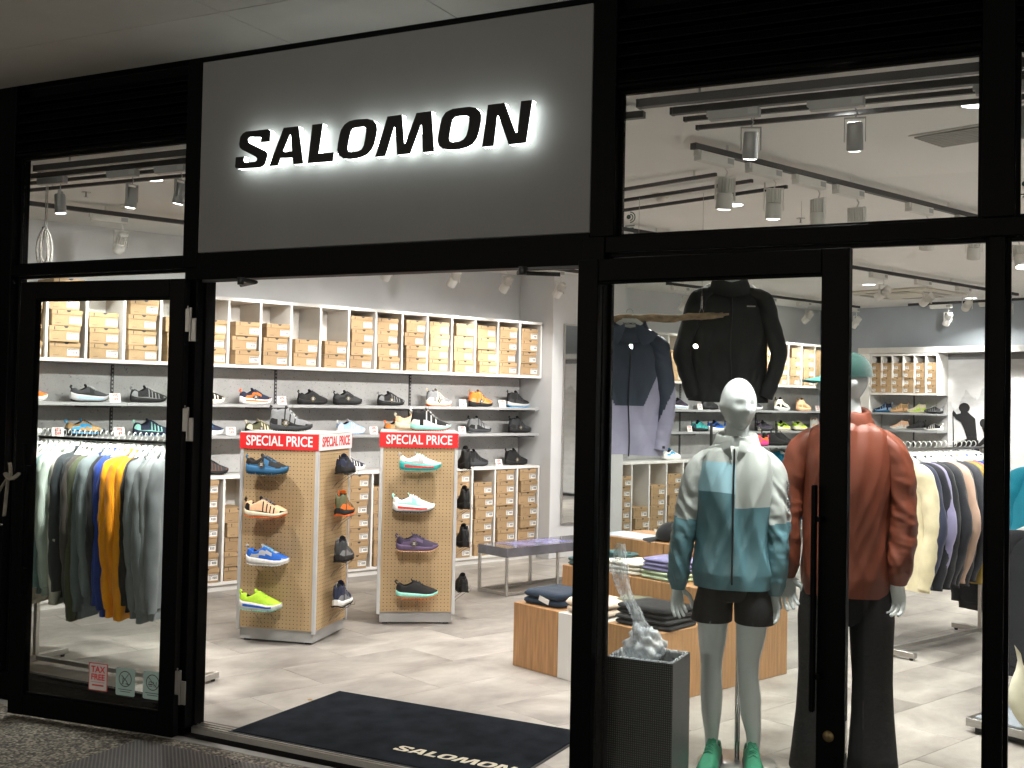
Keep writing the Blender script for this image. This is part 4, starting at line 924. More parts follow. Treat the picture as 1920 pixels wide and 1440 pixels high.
def folded(u, v, z, w_, d_, h_, col, label, yaw=0, layers=2, seed=0, tagc=False):
    t = thing('folded_garment', label, 'folded garment', dp(u, v, z), RB+yaw, 'folded garments on the stepped plinths')
    for m_ in folded_mesh(w_, d_, h_, seed, layers): obj('fold', m_, cloth(col), t)
    if tagc:
        obj('price_tag', M().box(-.02, .06, -d_/2-.006, -d_/2-.004, h_*.35, h_*.35+.03).xf(Matrix.Rotation(.25, 4, 'Y')), paper, t); 
folded(.185, .19, .3755, .30, .30, .085, (36, 50, 66), 'folded navy trousers with white tag on the leftmost oak cube', .06, 2, 1, True)
folded(.55, .17, .3745, .30, .28, .085, (225, 205, 185), 'folded cream garment on the white cube beside the door post', -.04, 2, 2)
folded(.955, .19, .3755, .36, .30, .055, (38, 38, 40), 'lower folded black trousers of the stack behind the bin', .12, 2, 3)
folded(.955, .195, .4315, .35, .29, .055, (30, 30, 33), 'upper folded black trousers of the stack behind the bin', .06, 2, 4)
folded(.70, .31, .375, .20, .16, .10, (120, 118, 96), 'folded olive garment behind the black trousers', .3, 2, 5)
folded(.14, .545, .5655, .26, .24, .05, (60, 88, 92), 'folded teal garment on the middle step by the door post', 0, 2, 6)
folded(.46, .545, .5655, .28, .26, .075, (232, 226, 212), 'folded cream sweatshirts on the middle step', .05, 3, 7)
folded(.77, .545, .5655, .30, .26, .05, (190, 205, 175), 'folded pale green garments under the lavender ones', -.08, 2, 8)
folded(.775, .545, .6165, .29, .255, .07, (128, 124, 165), 'folded lavender garments on top of the pale green ones', .04, 3, 9)
folded(.30, .60, .6165, .24, .12, .05, (70, 100, 100), 'folded dark teal garment lying across the stacks by the door post', 0, 2, 10)
# ------------------------------------------------------------------ caps
def cap(loc, rz, col, brimc, label, mesh_back=True, sc=1.0, hair=False):
    t = thing('baseball_cap', label, 'cap', loc, rz, 'caps on the top plinth')
    if sc != 1: t.scale = (sc,)*3
    P = []
    for i in range(9):
        ph = PI/2*i/8; r_ = .092*math.cos(ph)**.85 if i < 8 else .004; z = .105*math.sin(ph)**.9
        P.append([(r_*math.cos(2*PI*k/28)*1.12, r_*math.sin(2*PI*k/28)*.92*(1+.015*math.cos(6*2*PI*k/28)), z) for k in range(28)])
    def cm(i, j): return 1 if (mesh_back and 8 <= j < 20 and 0 <= i < 5 and not (12 <= j < 16 and i < 2)) else 0
    m_ = M().grid(P, 0, False, True, True, cm, flip=True); m_.add(P[-1], [tuple(range(28))[::-1]])
    obj('crown', m_, [cloth(col), cloth(brimc)], t)
    Bm = []
    for i in range(7):
        q = i/6; row = []
        for k in range(13):
            a_ = (k/12-.5)*2.0; rx = (.092*1.10+.082*q*math.cos(a_*.9)); row.append((rx*math.cos(a_*.82), rx*math.sin(a_*.82)*.95, .010-.016*q-.018*(abs(a_)**2)*q*.6))
        Bm.append(row)
    b_ = M().grid(Bm, 0); b_.grid([[(x_, y_, z_-.004) for x_, y_, z_ in r_] for r_ in Bm], 0, flip=True)
    obj('brim', b_, cloth(brimc), t); obj('button', M().lathe([(0, .004), (.007, .003), (.008, 0)], 10, (0, 0, .104)), cloth(col), t)
    return t
c1 = cap(dp(.52, .83, .7355)+Vector((0, 0, .012)), RB+PI+.45, (30, 31, 34), (26, 27, 30), 'black trucker cap with small white lettering on the top plinth')
obj('lettering', text_mesh('SALOMON', .016, .0004, .0004), paper, c1, (.094, .042, .052), (PI/2-.35, 0, PI/2+.42))
cap(dp(.50, 1.02, .7355)+Vector((0, 0, .012)), RB+PI+.2, (225, 214, 188), (160, 140, 118), 'cream cap behind the black cap on the top plinth', True, 1.1)
sheet = mat('printed_film', (.55, .6, .75), .3, 0, .5, 9)
tag(obj('printed_sheet', M().box(-.2, .2, -.12, .12, 0, .002), sheet, loc=dp(.20, .84, .7365), rot=(0, 0, RB)), 'blue and white printed sheet lying on the plinth by the door post', 'sheet')
# ================================================================== BIN
bin_m = mat('black_perforated_steel', (0.012, 0.012, 0.013), 0.35, 0.2, .1)
n, l, p = nodes(bin_m)
tc = n.new('ShaderNodeTexCoord'); mp = n.new('ShaderNodeMapping'); mp.inputs['Scale'].default_value = (110, 110, 110); l.new(tc.outputs['Object'], mp.inputs[0])
sx = n.new('ShaderNodeSeparateXYZ'); l.new(mp.outputs[0], sx.inputs[0]); cb = n.new('ShaderNodeCombineXYZ'); l.new(sx.outputs['X'], cb.inputs[0]); l.new(sx.outputs['Z'], cb.inputs[1])
vo = n.new('ShaderNodeTexVoronoi'); vo.voronoi_dimensions = '2D'; vo.inputs['Scale'].default_value = 1; vo.inputs['Randomness'].default_value = 0; l.new(cb.outputs[0], vo.inputs['Vector'])
r1 = n.new('ShaderNodeValToRGB'); r1.color_ramp.elements[0].position = .26; r1.color_ramp.elements[1].position = .32; r1.color_ramp.elements[0].color = (.16, .16, .17, 1); r1.color_ramp.elements[1].color = (0.012, .012, .013, 1)
l.new(vo.outputs['Distance'], r1.inputs[0]); l.new(r1.outputs[0], p.inputs['Base Color'])
bi = thing('waste_bin', 'black square bin with perforated front and plastic liner behind the glass', 'bin', (-1.68, 4.495, 0), 0.05)
for nm, q, m_ in (('front_panel', (-.14, .14, -.125, -.121, .01, .55), bin_m), ('back_panel', (-.14, .14, .121, .125, .01, .55), black_plastic), ('side_panel', (-.14, -.136, -.12, .12, .01, .55), black_plastic), ('side_panel', (.136, .14, -.12, .12, .01, .55), mat('bin_side_grey', (.10, .10, .105), .35, .6, .1, 40, aniso=(1, 1, 30))), ('bottom', (-.13, .13, -.12, .12, 0, .01), black_plastic)):
    obj(nm, M().box(*q), m_, bi)
film = bpy.data.materials.new('plastic_film'); film.use_nodes = True
n = film.node_tree.nodes; l = film.node_tree.links; p = n['Principled BSDF']; p.inputs['Base Color'].default_value = (.85, .88, .9, 1); p.inputs['Roughness'].default_value = .38; p.inputs['Specular IOR Level'].default_value = .5
tr = n.new('ShaderNodeBsdfTransparent'); tr.inputs[0].default_value = (.95, .97, 1, 1); mxs = n.new('ShaderNodeMixShader'); nzf = n.new('ShaderNodeTexNoise'); nzf.inputs['Scale'].default_value = 9
mrf = n.new('ShaderNodeMapRange'); mrf.inputs[1].default_value = .35; mrf.inputs[2].default_value = .7; mrf.inputs[3].default_value = .14; mrf.inputs[4].default_value = .42; l.new(nzf.outputs[0], mrf.inputs[0]); l.new(mrf.outputs[0], mxs.inputs[0])
l.new(tr.outputs[0], mxs.inputs[1]); l.new(p.outputs[0], mxs.inputs[2]); l.new(mxs.outputs[0], n['Material Output'].inputs[0])
rgs = []
for i, (z, s_) in enumerate(((.30, .96), (.44, .97), (.54, .975), (.556, 1.0), (.553, 1.045), (.52, 1.05))):
    rgs.append([(x_*s_+.004*noise.noise(Vector((x_*60, y_*60, i))), y_*s_+.004*noise.noise(Vector((y_*60, x_*60, i+9))), z+.006*noise.noise(Vector((x_*40, y_*40, i*2)))) for x_, y_ in rrect(.262, .232, .02, 5)])
obj('liner', M().loft(rgs, 0, False, True), film, bi)
# crumpled bag on top and tall plastic sleeve
P = []
for i in range(29):
    th = PI*i/28; row = []
    for k in range(48):
        ph = 2*PI*k/48; d = Vector((math.sin(th)*math.cos(ph), math.sin(th)*math.sin(ph), math.cos(th)))
        r_ = .8+.8*abs(noise.noise(d*1.8+Vector((3, 1, 0))))+.25*abs(noise.noise(d*4))+.08*noise.noise(d*9)
        row.append((d.x*.075*r_, d.y*.06*r_, d.z*.075*r_))
    P.append(row)
film2 = film.copy(); film2.name = 'white_plastic_film'
for nd in film2.node_tree.nodes:
    if nd.type == 'MAP_RANGE': nd.inputs[3].default_value = .40; nd.inputs[4].default_value = .72
tag(obj('crumpled_bag', M().grid(P, 0, False, True, True), film2, loc=(-1.685, 4.48, .585)), 'crumpled clear plastic bag stuffed in the bin', 'plastic bag')
pts = []; rad = []
for i in range(26):
    q = i/25; pts.append((-1.70-.115*q+.02*math.sin(q*7), 4.47-.01*q, .56+.44*q)); rad.append(.024+.014*math.sin(q*9+1)*.6+.006*noise.noise(Vector((q*15, 0, 0)))+.012*(1-q))
sl = M().tube(pts, rad, 14, 0, False)
sl.v = [(x_+.007*noise.noise(Vector((x_*60, y_*60, z_*22))), y_+.007*noise.noise(Vector((x_*50, z_*24, y_*60))), z_) for x_, y_, z_ in sl.v]
tag(obj('umbrella_sleeve', sl, film), 'long clear plastic umbrella sleeve standing in the bin', 'plastic sleeve')
# ================================================================== HANGING GARMENTS
def hanger_mesh():
    m_ = M()
    hk = [(0, 0, -.052), (0, 0, -.03), (.004, 0, -.018)] + [(.019*math.sin(t_)+.002, 0, .019*math.cos(t_)-.001) for t_ in np.linspace(2.3, -1.5, 11)]
    m_.tube(hk, .0028, 6)
    arm = [(.0, -.05, .018), (.05, -.062, .020), (.12, -.088, .018), (.19, -.122, .014), (.215, -.14, .011)]
    for s_ in (-1, 1):
        rg = []
        for (x_, z_, r_) in arm: rg.append([(s_*x_, math.cos(t_)*r_*.55, z_-.008+math.sin(t_)*r_) for t_ in np.linspace(0, 2*PI, 9)[:-1]])
        if s_ < 0: rg = [r_[::-1] for r_ in rg]
        m_.loft(rg, 0)
    return m_.mesh('hanger')
HANG = hanger_mesh()
hang_m = mat('white_hanger', (0.58, 0.60, 0.58), .35, 0, .02)
def garment_mesh(seed, length=.68, hw=.25, slv=.56, thick=.045, puff=1.0, kind='sweat', bend=.0, nseg=40, nring=26):
    sd = seed*7.31
    b_ = M(); rings = []
    top = -.105
    for i in range(nring):
        q = i/(nring-1); z = top-length*q
        if q < .10: h = np.interp(q, [0, .03, .10], [.075, .12, hw*.94])
        else: h = hw*np.interp(q, [.10, .25, .6, .92, 1], [.94, .98, .99, 1.0, .93 if kind == 'sweat' else 1.02])
        th = thick*np.interp(q, [0, .08, .3, .7, 1], [.55, .62, .9, 1.0, .95])*puff
        r_ = []
        for k in range(nseg):
            a_ = 2*PI*k/nseg; cx_, sy_ = math.cos(a_), math.sin(a_)
            x_ = h*(abs(cx_)**.75)*np.sign(cx_); y_ = th*(abs(sy_)**.8)*np.sign(sy_)
            zz = z
            if q < .10: zz = z-.045*(abs(x_)/.24)**1.2*(1-q/.10)*.6
            f_ = min(1, q*2.5)
            y_ += f_*.022*noise.noise(Vector((x_*9+sd, z*2.0, sd)))+f_*.010*noise.noise(Vector((x_*22, z*7+sd, 3)))
            x_ += f_*.012*noise.noise(Vector((z*5, sy_*2, sd+2)))
            r_.append((x_, y_, zz))
        rings.append(r_)
    b_.loft(rings, 0, False, True)
    rib = []
    for (q, sc_) in ((0, .93), (.5, .90), (1, .90)):
        rib.append([(x_*sc_, y_*.85, z_-.055*q) for x_, y_, z_ in rings[-1]])
    b_.loft([rings[-1]]+rib, 1, True, True) if kind == 'sweat' else b_.add(rings[-1], [tuple(range(nseg))[::-1]])
    # collar / hood
    cr = []
    for (z_, rx, ry) in ((-.118, .085, .045), (-.095, .082, .050), (-.072, .075, .046), (-.078, .062, .034), (-.10, .06, .03)):
        cr.append([(rx*math.cos(t_), ry*math.sin(t_)-.004, z_+.010*math.cos(t_*2)) for t_ in np.linspace(0, 2*PI, 25)[:-1]])
    col_ = M().loft(cr, 0, False, True)
    if kind == 'hood':
        hd = []
        for i in range(7):
            q = i/6; hd.append([(.10*math.cos(t_)*(1-.2*q), .05+.035*math.sin(t_)*(1.2-q*.4)+.012*noise.noise(Vector((t_*2, q*3, sd))), -.11-.16*q+.02*math.sin(t_)) for t_ in np.linspace(0, 2*PI, 17)[:-1]])
        col_.loft(hd, 0, True, True)
    # sleeves: out over the shoulder, then down
    sl_ = []
    xs_ = [.38, .66, .86, .97, 1.04+bend, 1.08+bend*2, 1.0+bend, .93]; zs_ = [-.118, -.135, -.165, -.22, -.34, -.48, -.62, -.165-slv]
    for s_ in (-1, 1):
        m_ = M(); q = np.linspace(0, 1, 30); tq = np.linspace(0, 1, len(xs_))
        ax_ = np.interp(q, tq, np.array(xs_)*hw); az_ = np.interp(q, tq, zs_)
        for _ in range(3): ax_[1:-1] = (ax_[:-2]+2*ax_[1:-1]+ax_[2:])/4; az_[1:-1] = (az_[:-2]+2*az_[1:-1]+az_[2:])/4
        ay_ = -.02*q+.018*np.sin(q*4+sd)*q
        rr_ = np.interp(q, [0, .15, .3, .6, .93, .95, 1], [.022, .040, .062, .056, .050, .040, .038])
        m_.tube([(s_*ax_[i], ay_[i], az_[i]) for i in range(30)], list(rr_), 16, 0, True)
        v2 = []
        for (x_, y_, z_) in m_.v:
            v2.append((x_+.007*noise.noise(Vector((x_*20, z_*16+sd, y_*20))), y_*.70+.012*noise.noise(Vector((x_*12+sd, y_*14, z_*10)))+.006*noise.noise(Vector((x_*9, y_*9, z_*26+sd))), z_))
        m_.v = v2; sl_.append(m_)
    return b_, col_, sl_
GM = []
for k, kw in enumerate((dict(length=.72, slv=.66), dict(length=.70, bend=.06, slv=.64), dict(length=.76, kind='hood', slv=.68), dict(length=.71, puff=.85, bend=-.03, slv=.66), dict(length=.74, kind='jacket', puff=.9, slv=.66, bend=.04), dict(length=.72, kind='jacket', puff=.8, slv=.64, bend=.12))):
    b_, c_, s_ = garment_mesh(k+1, **kw); GM.append((b_.mesh('body'), c_.mesh('collar'), [q.mesh('sleeve') for q in s_]))
def hung(name, loc, rz, var, col, label, cat, group, rough=.95, yaw=0.0, tag_=False, hang=True, lean=0.0):
    t = thing(name, label, cat, loc, rz, group); t.rotation_euler = (lean, 0, rz+yaw)
    bm_, cm_, sm_ = GM[var]; c = cloth(col, rough=rough)
    obj('body', bm_, [c, c], t); obj('collar', cm_, c, t)
    for q in sm_: obj('sleeve', q, c, t)
    if hang: obj('hanger', HANG, hang_m, t)
    if tag_: obj('price_tag', M().box(-.02, .02, -.002, 0, -.86, -.80, 0).box(-.012, .012, -.002, 0, -.885, -.86, 1), [paper, red_ink], t, (.08, 0, 0))
    return t
# ------------------------------------------------------------------ left rack (parallel to the window)
def rack(label, p0, p1, h, foot=.46):
    p0 = Vector(p0); p1 = Vector(p1); d = p1-p0; L_ = d.length; rz = math.atan2(d.y, d.x)
    t = thing('garment_rack', label, 'garment rack', p0, rz)
    obj('rail', M().box(-.02, L_+.02, -.009, .009, h-.018, h, 0, .002), chrome, t)
    for x_ in (0, L_):
        obj('upright', M().box(x_-.013, x_+.013, -.013, .013, .05, h-.018, 0, .002), steel, t)
        obj('foot', M().box(x_-.018, x_+.018, -foot/2, foot/2, .015, .05, 0, .003), steel, t)
        for y_ in (-foot/2+.03, foot/2-.03): obj('foot_pad', M().lathe([(0, .015), (.012, .015), (.012, 0), (0, 0)], 10, (x_, y_, 0)), black_plastic, t)
    obj('base_bar', M().box(.0185, L_-.0185, -.012, .012, .022, .046, 0, .002), steel, t)
    return t
RLH = 1.318
rack('chrome garment rack full of sweatshirts behind the left window', (-5.52, 4.68, 0), (-4.37, 4.70, 0), RLH)
palL = [((34, 40, 56), 'navy'), ((226, 216, 196), 'cream'), ((222, 214, 198), 'cream'), ((120, 150, 152), 'sage blue'), ((176, 194, 180), 'pale green'), ((190, 205, 195), 'mint'), ((205, 202, 190), 'off-white'), ((52, 58, 62), 'slate'), ((48, 52, 55), 'slate'), ((66, 62, 56), 'brown grey'),
        ((72, 78, 58), 'olive'), ((98, 110, 112), 'grey'), ((110, 120, 122), 'grey'), ((34, 36, 40), 'black'), ((38, 66, 150), 'blue'), ((36, 60, 138), 'blue'), ((240, 158, 20), 'orange'), ((238, 150, 18), 'orange'), ((242, 160, 24), 'orange'), ((30, 30, 32), 'black'), ((118, 124, 126), 'grey'), ((112, 118, 120), 'grey'), ((126, 130, 132), 'grey'), ((120, 125, 128), 'grey')]
for i, (c, nm) in enumerate(palL):
    x_ = -5.52+i*.0425
    hung('sweatshirt', (x_, 4.69, RLH+.0215), PI/2, (0, 1, 2, 3)[i % 4], c, '%s sweatshirt, %s from the left on the rack behind the left window' % (nm, ORD[i]), 'sweatshirt', 'sweatshirts on the left rack', yaw=.42+random.uniform(-.07, .07), tag_=(i % 5 == 2)).scale = (1, 1, random.uniform(1.02, 1.17))
for i, x_ in enumerate((-5.68, -5.60)):
    hung('sweatshirt', (x_, 4.66, RLH+.02), PI/2, 3, ((40, 46, 58), (58, 64, 70))[i], '%s sweatshirt at the far left edge behind the shop window' % ('dark navy', 'dark grey')[i], 'sweatshirt', 'sweatshirts on the left rack', yaw=.1)
# ------------------------------------------------------------------ right rack of jackets
R0 = Vector((-1.26, 7.66, 0)); R1 = Vector((-.80, 8.74, 0)); rzR = math.atan2((R1-R0).y, (R1-R0).x)
RRH = 1.318
rack('steel garment rack of jackets right of the brown mannequin', R0, R1, RRH, .42)
palR = [((232, 222, 186), 'cream'), ((52, 58, 80), 'navy'), ((44, 46, 54), 'charcoal'), ((150, 145, 180), 'lilac'), ((44, 46, 50), 'black'), ((40, 42, 48), 'black'), ((46, 46, 50), 'dark grey'), ((178, 148, 130), 'dusty pink'), ((52, 54, 60), 'dark grey'), ((50, 52, 58), 'dark grey'), ((150, 125, 60), 'mustard'), ((205, 110, 70), 'orange'), ((35, 62, 170), 'royal blue'), ((52, 88, 90), 'teal'), ((44, 64, 76), 'petrol'), ((34, 34, 38), 'black')]
ud = (R1-R0).normalized()
for i, (c, nm) in enumerate(palR):
    q = R0+ud*(.10+i*.064)
    hung('jacket', (q.x, q.y, RRH+.0215), rzR-PI/2, (4, 5)[i % 2], c, '%s jacket, %s from the front on the rack behind the brown mannequin' % (nm, ORD[i]), 'jacket', 'jackets on the right rack', .7, yaw=-.28+random.uniform(-.08, .08)).scale = (1.1, 1.1, 1.08)
# farther rack, only hangers and collars show
F0 = G(2.9, 5.05); F1 = G(4.1, 5.05); rzF = RA
rack('second garment rack with red and navy clothes farther back', F0, F1, 1.34, .42)
for i in range(13):
    c, nm = (((40, 55, 90), 'navy'), ((190, 45, 60), 'red'), ((60, 62, 66), 'dark grey'), ((120, 60, 70), 'wine'))[(i//3) % 4]
    q = G(2.98+i*.085, 5.05)
    hung('jacket', (q.x, q.y, 1.34+.0215), rzF-PI/2, (3, 4)[i % 2], c, '%s garment, %s from the front on the far rack' % (nm, ORD[i]), 'jacket', 'garments on the far rack', .8, yaw=random.uniform(-.1, .1))
# folded black trousers hanging low at the end of the right rack
hung('trousers', (R1.x+.04, R1.y+.06, 1.02), rzR-PI/2, 3, (28, 30, 36), 'black garment hanging low at the far end of the right rack', 'garment', 'jackets on the right rack', .8)
# teal trousers rail on the shelving behind the mannequins
for i in range(5):
    q = G(5.5+i*.14, .42)
    hung('jacket', (q.x, q.y, 1.10), RA-PI/2, 3, ((25, 120, 150), (20, 110, 140))[i % 2], 'blue teal garment, %s on the rail between the two mannequins' % ORD[i], 'jacket', 'teal garments between the mannequins', .8)
tr_ = thing('garment_rack', 'low steel rail carrying the teal garments between the mannequins', 'garment rack', G(5.4, .42), RA)
obj('rail', M().tube([(0, 0, 1.078), (.8, 0, 1.078)], .008, 8), chrome, tr_)
for x_ in (0, .8): obj('upright', M().tube([(x_, 0, 0), (x_, 0, 1.078)], .010, 8), chrome, tr_)
# ------------------------------------------------------------------ far right: glass-top stand, teal jacket, sale sign
pl = thing('glass_stand', 'low steel framed platform with bluish glass top at far right', 'stand', (-.612, 6.093, 0), math.radians(-23))
obj('frame', M().box(0, 1.0, -.02, .9, .035, .075, 0, .002), steel, pl); obj('glass_top', M().box(.03, .97, .012, .87, .0755, .079), mat('bluish_glass', (.42, .47, .52), .1, 0, .1, 5, coat=.5), pl); obj('plinth', M().box(.03, .97, .02, .86, 0.001, .035), black_plastic, pl)
hung('jacket', (-.28, 7.12, 1.36), math.radians(-30), 4, (30, 140, 165), 'turquoise jacket hanging at the far right edge', 'jacket', 'clothes at the far right edge', .7)
hung('jacket', (-.13, 6.9, 1.24), math.radians(-30), 3, (120, 120, 150), 'lilac jacket partly cut by the right edge of the picture', 'jacket', 'clothes at the far right edge', .8)
hung('trousers', (-.28, 6.62, 1.05), math.radians(-10), 3, (30, 32, 36), 'black garment hanging low at the far right edge', 'garment', 'clothes at the far right edge', .8)
rr2 = thing('garment_rack', 'chrome rack at the far right edge holding the turquoise jacket', 'garment rack', (-.28, 7.12, 0), math.radians(-62))
obj('rail', M().tube([(-.12, 0, 1.34), (.9, 0, 1.34)], .009, 8), chrome, rr2); obj('upright', M().tube([(.85, 0, .02), (.85, 0, 1.34)], .011, 8), chrome, rr2); obj('upright', M().tube([(-.1, 0.02, .02), (-.1, 0.02, 1.34)], .011, 8), chrome, rr2); obj('foot', M().box(-.3, 1.1, -.02, .02, 0, .02), steel, rr2)
sgn = thing('sale_sign', 'white 30% OFF sign standing above the turquoise jacket', 'sign', (-.20, 7.0, 1.28), math.radians(-25))
obj('board', M().box(-.07, .16, -.004, 0, .04, .28), paper, sgn); obj('lettering', text_mesh('30%\nOFF', .055, 0, .001), red_ink, sgn, (.0, -.0055, .205), (PI/2, 0, 0)); obj('stem', M().tube([(.05, .006, 0), (.05, .006, .2)], .006, 8), chrome, sgn)
P = []
for i in range(12):
    q = i/11; P.append([(.085*math.sin(PI*min(1, q*1.1+.08))*math.cos(t_)*(1+.25*noise.noise(Vector((t_, q*3, 1)))), .05*math.sin(t_), .42*q) for t_ in np.linspace(0, 2*PI, 17)[:-1]])
tag(obj('cloth_bag', M().loft(P, 0), cloth((222, 220, 196)), loc=(-.30, 5.95, .08), rot=(.2, -.25, .3)), 'cream cloth bag on the glass platform at far right', 'bag')
# ------------------------------------------------------------------ jackets on driftwood branches over the plinths
drift = mat('driftwood', (0.26, 0.19, 0.12), .85, 0, .4, 6, .5, 60, aniso=(1, 8, 8), detail=8)
bpts = []; brad = []
for i in range(30):
    q = i/29
    bpts.append((-2.70+.725*q, 6.03+.37*q, 2.055-.010*math.sin(q*3.0)+.042*q+.012*noise.noise(Vector((q*7, 0, 0))))); brad.append((.024+.010*math.sin(q*5+.6)*.5+.006*noise.noise(Vector((q*12, 2, 0))))*(1 if i < 28 else .75))
br1 = thing('driftwood_branch', 'driftwood branch hung on wires with the navy jacket', 'branch', (0, 0, 0))
bm_ = M().tube(bpts, brad, 12)
bm_.v = [(x_, y_, z_+.004*noise.noise(Vector((x_*30, y_*30, z_*30)))) for x_, y_, z_ in bm_.v]
bm_.tube([bpts[-3], tuple(np.array(bpts[-1])+np.array([.03, .015, .006]))], [.012, .006], 8)
obj('wood', bm_, drift, br1)
wcl = Vector((-2.085, 6.345, 2.10))
wm = M().tube([wcl+Vector((0, 0, .03)), (wcl.x, wcl.y, TRZ-.02)], .0014, 5).tube([wcl+Vector((.012*math.cos(t_)*1.0, .012*math.cos(t_)*.5, .034*math.sin(t_)-.005)) for t_ in np.linspace(0, 2*PI, 15)[:-1]], .0016, 5, closed=True)
wm.tube([wcl+Vector((0, 0, .03)), wcl+Vector((0, 0, .10))], [.007, .004], 8)
obj('wire', wm, wire, br1); obj('wire', M().tube([(-2.64, 6.06, 2.07), (-2.64, 6.06, TRZ-.02)], .0014, 5), wire, br1)
br2 = thing('driftwood_branch', 'driftwood branch above the black jacket hidden by the door rail', 'branch', (0, 0, 0))
obj('wood', M().tube([(-2.62+1.1*q, 6.30+.56*q, 2.395+.02*math.sin(q*4)) for q in np.linspace(0, 1, 16)], [.02+.006*math.sin(q*9) for q in np.linspace(0, 1, 16)], 10), drift, br2)
for q in (.12, .9): obj('wire', M().tube([(-2.62+1.1*q, 6.30+.56*q, 2.40), (-2.62+1.1*q, 6.30+.56*q, TRZ-.02)], .0014, 5), wire, br2)
navy_j = mat('jacket_navy', S(52, 62, 78), .55, 0, .06, 9, .25, 260, spec=.4); lilac_j = mat('jacket_lilac', S(160, 158, 182), .5, 0, .05, 9, .25, 260, spec=.4)
black_j = mat('jacket_black', S(24, 27, 29), .6, 0, .08, 9, .25, 260, spec=.35); zip_m = mat('zip_black', (.01, .01, .012), .4)
def big_jacket(name, label, loc, rz, colfn, mats, length, hw, seed, bend, slv, hood=True, sleeve_fn=None, sc=1.0):
    t = thing(name, label, 'jacket', loc, rz, 'jackets on driftwood branches')
    if sc != 1: t.scale = (sc,)*3
    sd = seed*3.7; nr, ns = 190, 150; rings = []
    def rid(v): return 1-2*abs(noise.noise(v))
    for i in range(nr):
        q = i/(nr-1); z = -.10-length*q
        h = np.interp(q, [0, .03, .08, .14, .3, .8, 1], [.075, .12, hw*.78, hw*.92, hw, hw*1.03, hw*1.05]); th = np.interp(q, [0, .1, .4, 1], [.03, .045, .06, .07])
        r_ = []
        for k in range(ns):
            a_ = 2*PI*k/ns; cx_, sy_ = math.cos(a_), math.sin(a_); x_ = h*abs(cx_)**.7*np.sign(cx_); y_ = th*abs(sy_)**.8*np.sign(sy_); f_ = min(1, q*2)
            fold = .024*noise.noise(Vector((x_*6+sd+q*1.2, q*1.0, sd)))+.010*rid(Vector((x_*8-q*2.2, q*1.6+sd, 1)))+.005*rid(Vector((x_*19+q*3, q*5, sd)))
            y_ += f_*fold; zz = z - (.045*(abs(x_)/.22)**1.3*(1-q/.12) if q < .12 else 0)+ (.012*noise.noise(Vector((x_*5, 2, sd))) if q > .97 else 0)
            r_.append((x_, y_, zz))
        rings.append(r_)
    b_ = M().loft(rings, 0, False, True, lambda i, j: colfn(i/(nr-1), rings[i][j][0]/hw)); b_.add(rings[-1], [tuple(range(ns))[::-1]], colfn(1, 0))
    obj('body', b_, mats, t)
    zp = M().tube([(0.002+.004*math.sin(q*9), min(r_[k_][1] for k_ in range(int(ns*.73), int(ns*.77)))-.002, -.112-length*q*.995) for q, r_ in zip(np.linspace(0, 1, nr), rings)][3::3], .004, 6, sy=.6)
    obj('zip', zp, zip_m, t)
    for s_ in (-1, 1):
        xs_ = [.38, .66, .86, .95, 1.0+bend, 1.10+bend*2, 1.04+bend, .93]; zs_ = [-.125, -.142, -.175, -.23, -.35, -.49, -.62, -.17-slv]
        q = np.linspace(0, 1, 90); tq = np.linspace(0, 1, len(xs_)); ax_ = np.interp(q, tq, np.array(xs_)*hw); az_ = np.interp(q, tq, zs_)
        for _ in range(14): ax_[1:-1] = (ax_[:-2]+2*ax_[1:-1]+ax_[2:])/4; az_[1:-1] = (az_[:-2]+2*az_[1:-1]+az_[2:])/4
        rr_ = np.interp(q, [0, .15, .3, .6, .93, 1], [.022, .040, .056, .052, .044, .042])
        m_ = M().tube([(s_*ax_[i], -.02-.03*q[i], az_[i]) for i in range(90)], list(rr_), 32); v2 = []
        for (x_, y_, z_) in m_.v: v2.append((x_+.006*rid(Vector((x_*9, z_*9+sd, y_*9))), y_*.75+.010*noise.noise(Vector((x_*8+sd, y_*8, z_*7)))+.006*rid(Vector((x_*7, y_*7, z_*15+x_*8+sd))), z_))
        m_.v = v2
        if sleeve_fn: m_.m = [sleeve_fn(np.mean([m_.v[k_][2] for k_ in f_]), s_*np.mean([m_.v[k_][0] for k_ in f_])) for f_ in m_.f]
        obj('sleeve', m_, mats, t)
    cr = []
    for (z_, rx, ry, yo) in ((-.135, .13, .065, 0), (-.10, .115, .07, 0), (-.065, .10, .068, 0), (-.045, .095, .06, .002), (-.055, .082, .045, .004), (-.10, .075, .035, .005)):
        cr.append([(rx*math.cos(t_), yo+ry*math.sin(t_), z_+(.015*abs(math.cos(t_))-.035*max(0, -math.sin(t_)))) for t_ in np.linspace(0, 2*PI, 33)[:-1]])
    obj('collar', M().loft(cr, 0, False, True), mats, t)
    if hood:
        for s_ in (-1, 1):   # hood edges folded over the shoulders
            P = []
            for i in range(9):
                q = i/8; P.append([(s_*(.03+.13*q*(1-.25*u_)), -.075+.02*u_-.02*math.sin(q*PI), -.06-.05*q-.10*u_*(1-abs(q-.45))+.010*noise.noise(Vector((q*4, u_*4, s_+sd)))) for u_ in np.linspace(0, 1, 8)])
            obj('hood_flap', M().grid(P, 0, flip=(s_ > 0)), mats, t)
    obj('hanger', HANG, hang_m, t, (0, 0, .012), scale=(1.05, 1.2, 1.25))
    obj('hanger_pad', M().prism([[(-.10, -.10), (-.075, -.045), (-.04, -.022), (.04, -.022), (.075, -.045), (.10, -.10), (.06, -.085), (0, -.075), (-.06, -.085)]], -.012, .012), hang_m, t)
    obj('hanger_mark', text_mesh('SALOMON', .016, .0003, .0004), ink, t, (0, -.0128, -.052), (PI/2, 0, 0))
    return t
rzJ = math.radians(26)
